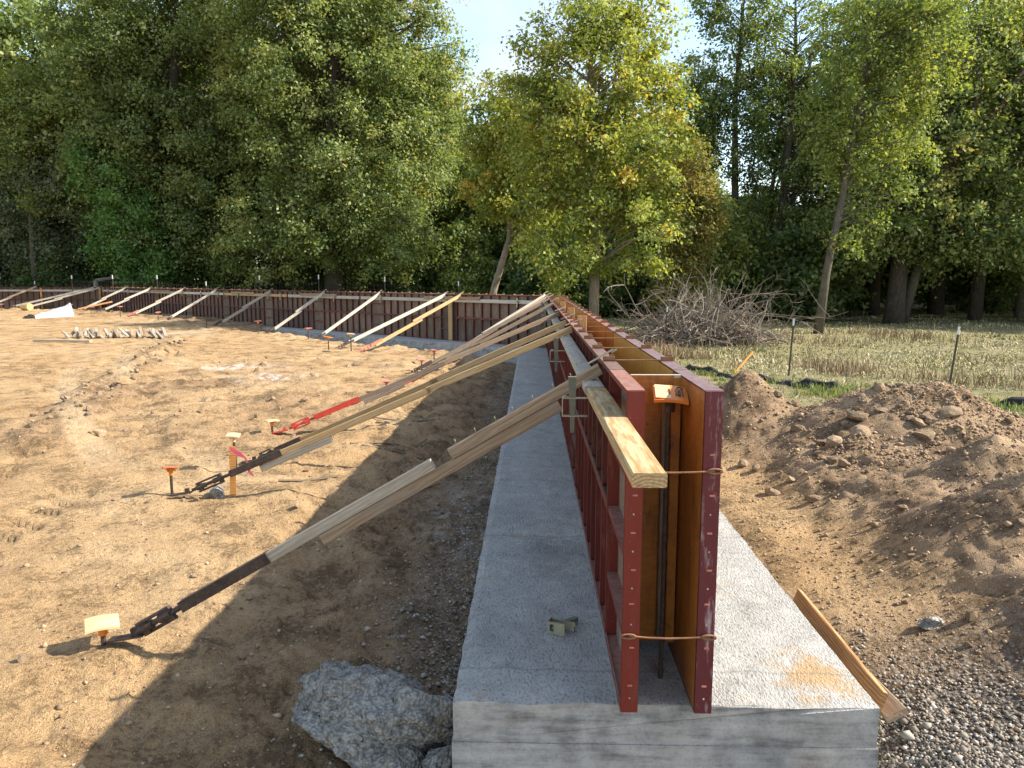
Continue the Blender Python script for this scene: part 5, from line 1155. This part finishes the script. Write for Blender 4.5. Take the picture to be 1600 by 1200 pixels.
for (k, x, y, sc) in WOODS:
    if k not in first: c = KIND[k]; first[k] = 1
    else: c = copy_tree(KIND[k])
    zone = [w_ for lim, w_ in ((-520, 'beyond the left end of the far wall'), (-300, 'behind the tall mid green tree'), (-60, 'behind the olive giant'), (60, 'behind the wall corner'), (230, 'behind the brush pile'), (420, 'behind the airy twin trunk tree'), (640, 'behind the thick trunked maple'), (9e9, 'beyond the right edge trees')) if 1180 * x / y - 70 < lim * 1.0][0]
    row_ = ('' if y < 60 else 'far ') if k in (3, 5) else ('near ' if y < 48 else 'mid ' if y < 60 else 'far ')
    c['label'] = (('low dark bush under the ' + row_ if k == 3 else 'low light green bush under the ' if k == 5 else ('dark green', 'olive', 'yellowish green', '', 'slender')[k] + ' tree in the ' + row_) + 'woods ' + zone)
    c['group'] = c['label'].replace('tree in', 'trees in').replace('bush under', 'bushes under')
    c.location = B(x, y); s_ = sc * rt.uniform(.95, 1.1); c.scale = (s_ if k not in (3, 5) else sc, s_ if k not in (3, 5) else sc, sc); c.rotation_euler = (0, 0, rt.uniform(0, 6.28))

# brush pile: dead boughs, each a thing's part
bp = thing('brush_pile', 'tangled pile of grey dead branches between meadow and wall corner', 'brush pile', (4.85, 22.2, gz(4.85, 22.2)))
def bough(seed, L=2.4, r=.022):
    rg = np.random.default_rng(seed); mb = MB(); ti = []
    def grow(p, d, L, r, lev):
        n = 6; pts = [Vector(p)]; d = Vector(d).normalized()
        for i in range(n): d = (d + Vector(rg.normal(0, .17, 3)) + Vector((0, 0, .02))).normalized(); pts.append(pts[-1] + d * L / n)
        b0 = len(mb.v); mb.tube(pts, list(np.linspace(r, r * .3, n + 1)), 4 if lev else 5, False); ti.extend([float(rg.uniform(.12, 1.0))] * (len(mb.v) - b0))
        if lev < 2:
            for _ in range(4 if lev == 0 else 3):
                i = int(rg.integers(2, n)); e = (d + Vector(rg.normal(0, .75, 3))).normalized(); grow(pts[i], e, L * rg.uniform(.3, .55), r * .5, lev + 1)
    grow((0, 0, 0), (1, 0, 0), L, r, 0); me = mb.mesh('branch'); a = me.attributes.new('tint', 'FLOAT', 'POINT'); a.data.foreach_set('value', np.array(ti, np.float32)); me.materials.append(M['dead']); return me
BOU = [bough(300 + i, 1.9 + .12 * (i % 6), .016 + .003 * (i % 4)) for i in range(12)]
rb_ = random.Random(12)
for i in range(210):
    th = rb_.uniform(0, 6.28); q = rb_.random() ** .6; x = math.cos(th) * 1.75 * q; y = math.sin(th) * 1.2 * q; top = .85 * (1 - q ** 1.7) + .12
    z = rb_.uniform(.03, max(top, .1)); yaw = rb_.choice([rb_.gauss(.1, .5), rb_.gauss(3.1, .5), rb_.uniform(0, 6.28)])
    o_ = obj('branch', BOU[i % 12], None, bp, (x - .8 * math.cos(yaw), y - .8 * math.sin(yaw), z)); o_.rotation_euler = (rb_.uniform(0, 6.28), -rb_.gauss(.04, .18), yaw)
    s_ = rb_.uniform(.55, 1.0); fat = rb_.choice([1.1, 1.2, 1.9]); o_.scale = (s_, s_ * fat, s_ * fat)
for (x, y, z, yaw, p_, s_) in [(.6, -.3, .85, -.05, .10, 1.2), (1.0, 0, .8, .1, -.02, 1.35), (1.3, .2, .85, -.1, .08, 1.25), (-.4, 0, .9, 1.3, .8, .6), (-.2, .1, .9, 2.4, .9, .55), (.3, .2, .9, .4, .8, .55), (-1.2, -.2, .4, 2.9, .55, .9), (-1.5, 0, .4, 3.0, .4, .9), (-1.6, -.6, .2, 3.3, .1, .9), (.9, .3, 1.2, .2, .45, 1.1)]:
    o_ = obj('branch', BOU[(int(x * 10) + 3) % 12], None, bp, (x, y, z)); o_.rotation_euler = (1.2 * x, -p_, yaw); o_.scale = (s_,) * 3

# ------------------------------------------------------------------ grasses
def blades(name, label, x, y, h, w, tint, mat, lean=.45, cat=None):
    n = len(x); z = ground_z(x, y, True); a = RNG.uniform(0, 6.28, n); ln = np.abs(RNG.normal(0, lean, n)); d = RNG.uniform(0, 6.28, n)
    p = np.stack([x, y, z - .01], -1); b = np.stack([np.cos(a), np.sin(a), np.zeros(n)], -1) * w[:, None]
    m = p + np.stack([np.cos(d) * ln * h * .35, np.sin(d) * ln * h * .35, h * .6], -1); t = p + np.stack([np.cos(d) * ln * h, np.sin(d) * ln * h, h * (1 - .3 * ln)], -1)
    V = np.stack([p - b, p + b, m + b * .7, t, m - b * .7], 1).reshape(-1, 3); i = 5 * np.arange(n)[:, None]
    F = np.concatenate([i + np.array([[0, 1, 2]]), i + np.array([[0, 2, 4]]), i + np.array([[4, 2, 3]])])
    return tag(obj(name, np_mesh(name, V, F, False, {'tint': np.repeat(np.clip(tint, 0, 1), 5)}), M[mat]), label, cat, kind='stuff')
n = 80000; th = RNG.uniform(math.radians(3), math.radians(46), n); r_ = 11 * (60 / 11) ** (RNG.random(n) ** .9); x = r_ * np.sin(th); y = r_ * np.cos(th)
den = fbm(x * .8, y * .8, 4); _, mk = ground_z(x, y, False, True); k = (mk['field'] > .45) & (RNG.random(n) < .62 + .8 * den); x, y, r_, den = x[k], y[k], r_[k], den[k]
pat = fbm(x * .35 + 9, y * .7, 4)
h = RNG.lognormal(-3.05, .38, len(x)) * (1 + 1.6 * np.clip(den, 0, 1)); blades('dry_grass', 'dry straw coloured mown grass over the meadow', x, y, h, .0045 + .00055 * r_, (.47 + .75 * pat) + RNG.normal(0, .2, len(x)), 'straw', 1.1)
# taller dry weeds along the fence line, by the brush and against the wall
n = 7000; t = RNG.random(n) ** 1.8; x = 2.6 + 8 * t + RNG.normal(0, .5, n); y = 17.6 - 6.2 * t + np.abs(RNG.normal(0, .9, n)); den = fbm(x * 1.5, y * 1.5, 3); k = den > .02; x, y = x[k], y[k]
blades('dry_weeds', 'tall brown dry weeds along the fence line', x, y, RNG.lognormal(-1.5, .4, len(x)), np.full(len(x), .007), .4 + RNG.normal(0, .25, len(x)), 'weed', .5)
n = 4500; x = RNG.uniform(1.6, 13, n); y = 23.5 + RNG.normal(0, 1.6, n) + .1 * x; den = fbm(x * 1.1, y * 1.1, 3); k = den > -.05; x, y = x[k], y[k]
blades('dry_weeds', 'tall brown dry weeds round the brush pile and leaning tree', x, y, RNG.lognormal(-1.6, .4, len(x)), np.full(len(x), .010), .35 + RNG.normal(0, .25, len(x)), 'weed', .5)
# green grass by the silt fence
n = 15000; i = RNG.integers(0, len(pts) - 1, n); pa_ = np.array(pts); x = pa_[i, 0] + RNG.normal(-.15, .42, n); y = pa_[i, 1] + RNG.normal(-.30, .42, n); den = fbm(x * 1.8, y * 1.8, 3); k = (den > -.12); x, y = x[k], y[k]
blades('green_grass', 'bright green grass growing along the silt fence', x, y, RNG.lognormal(-2.45, .35, len(x)), np.full(len(x), .008), RNG.random(len(x)), 'grass', .6)
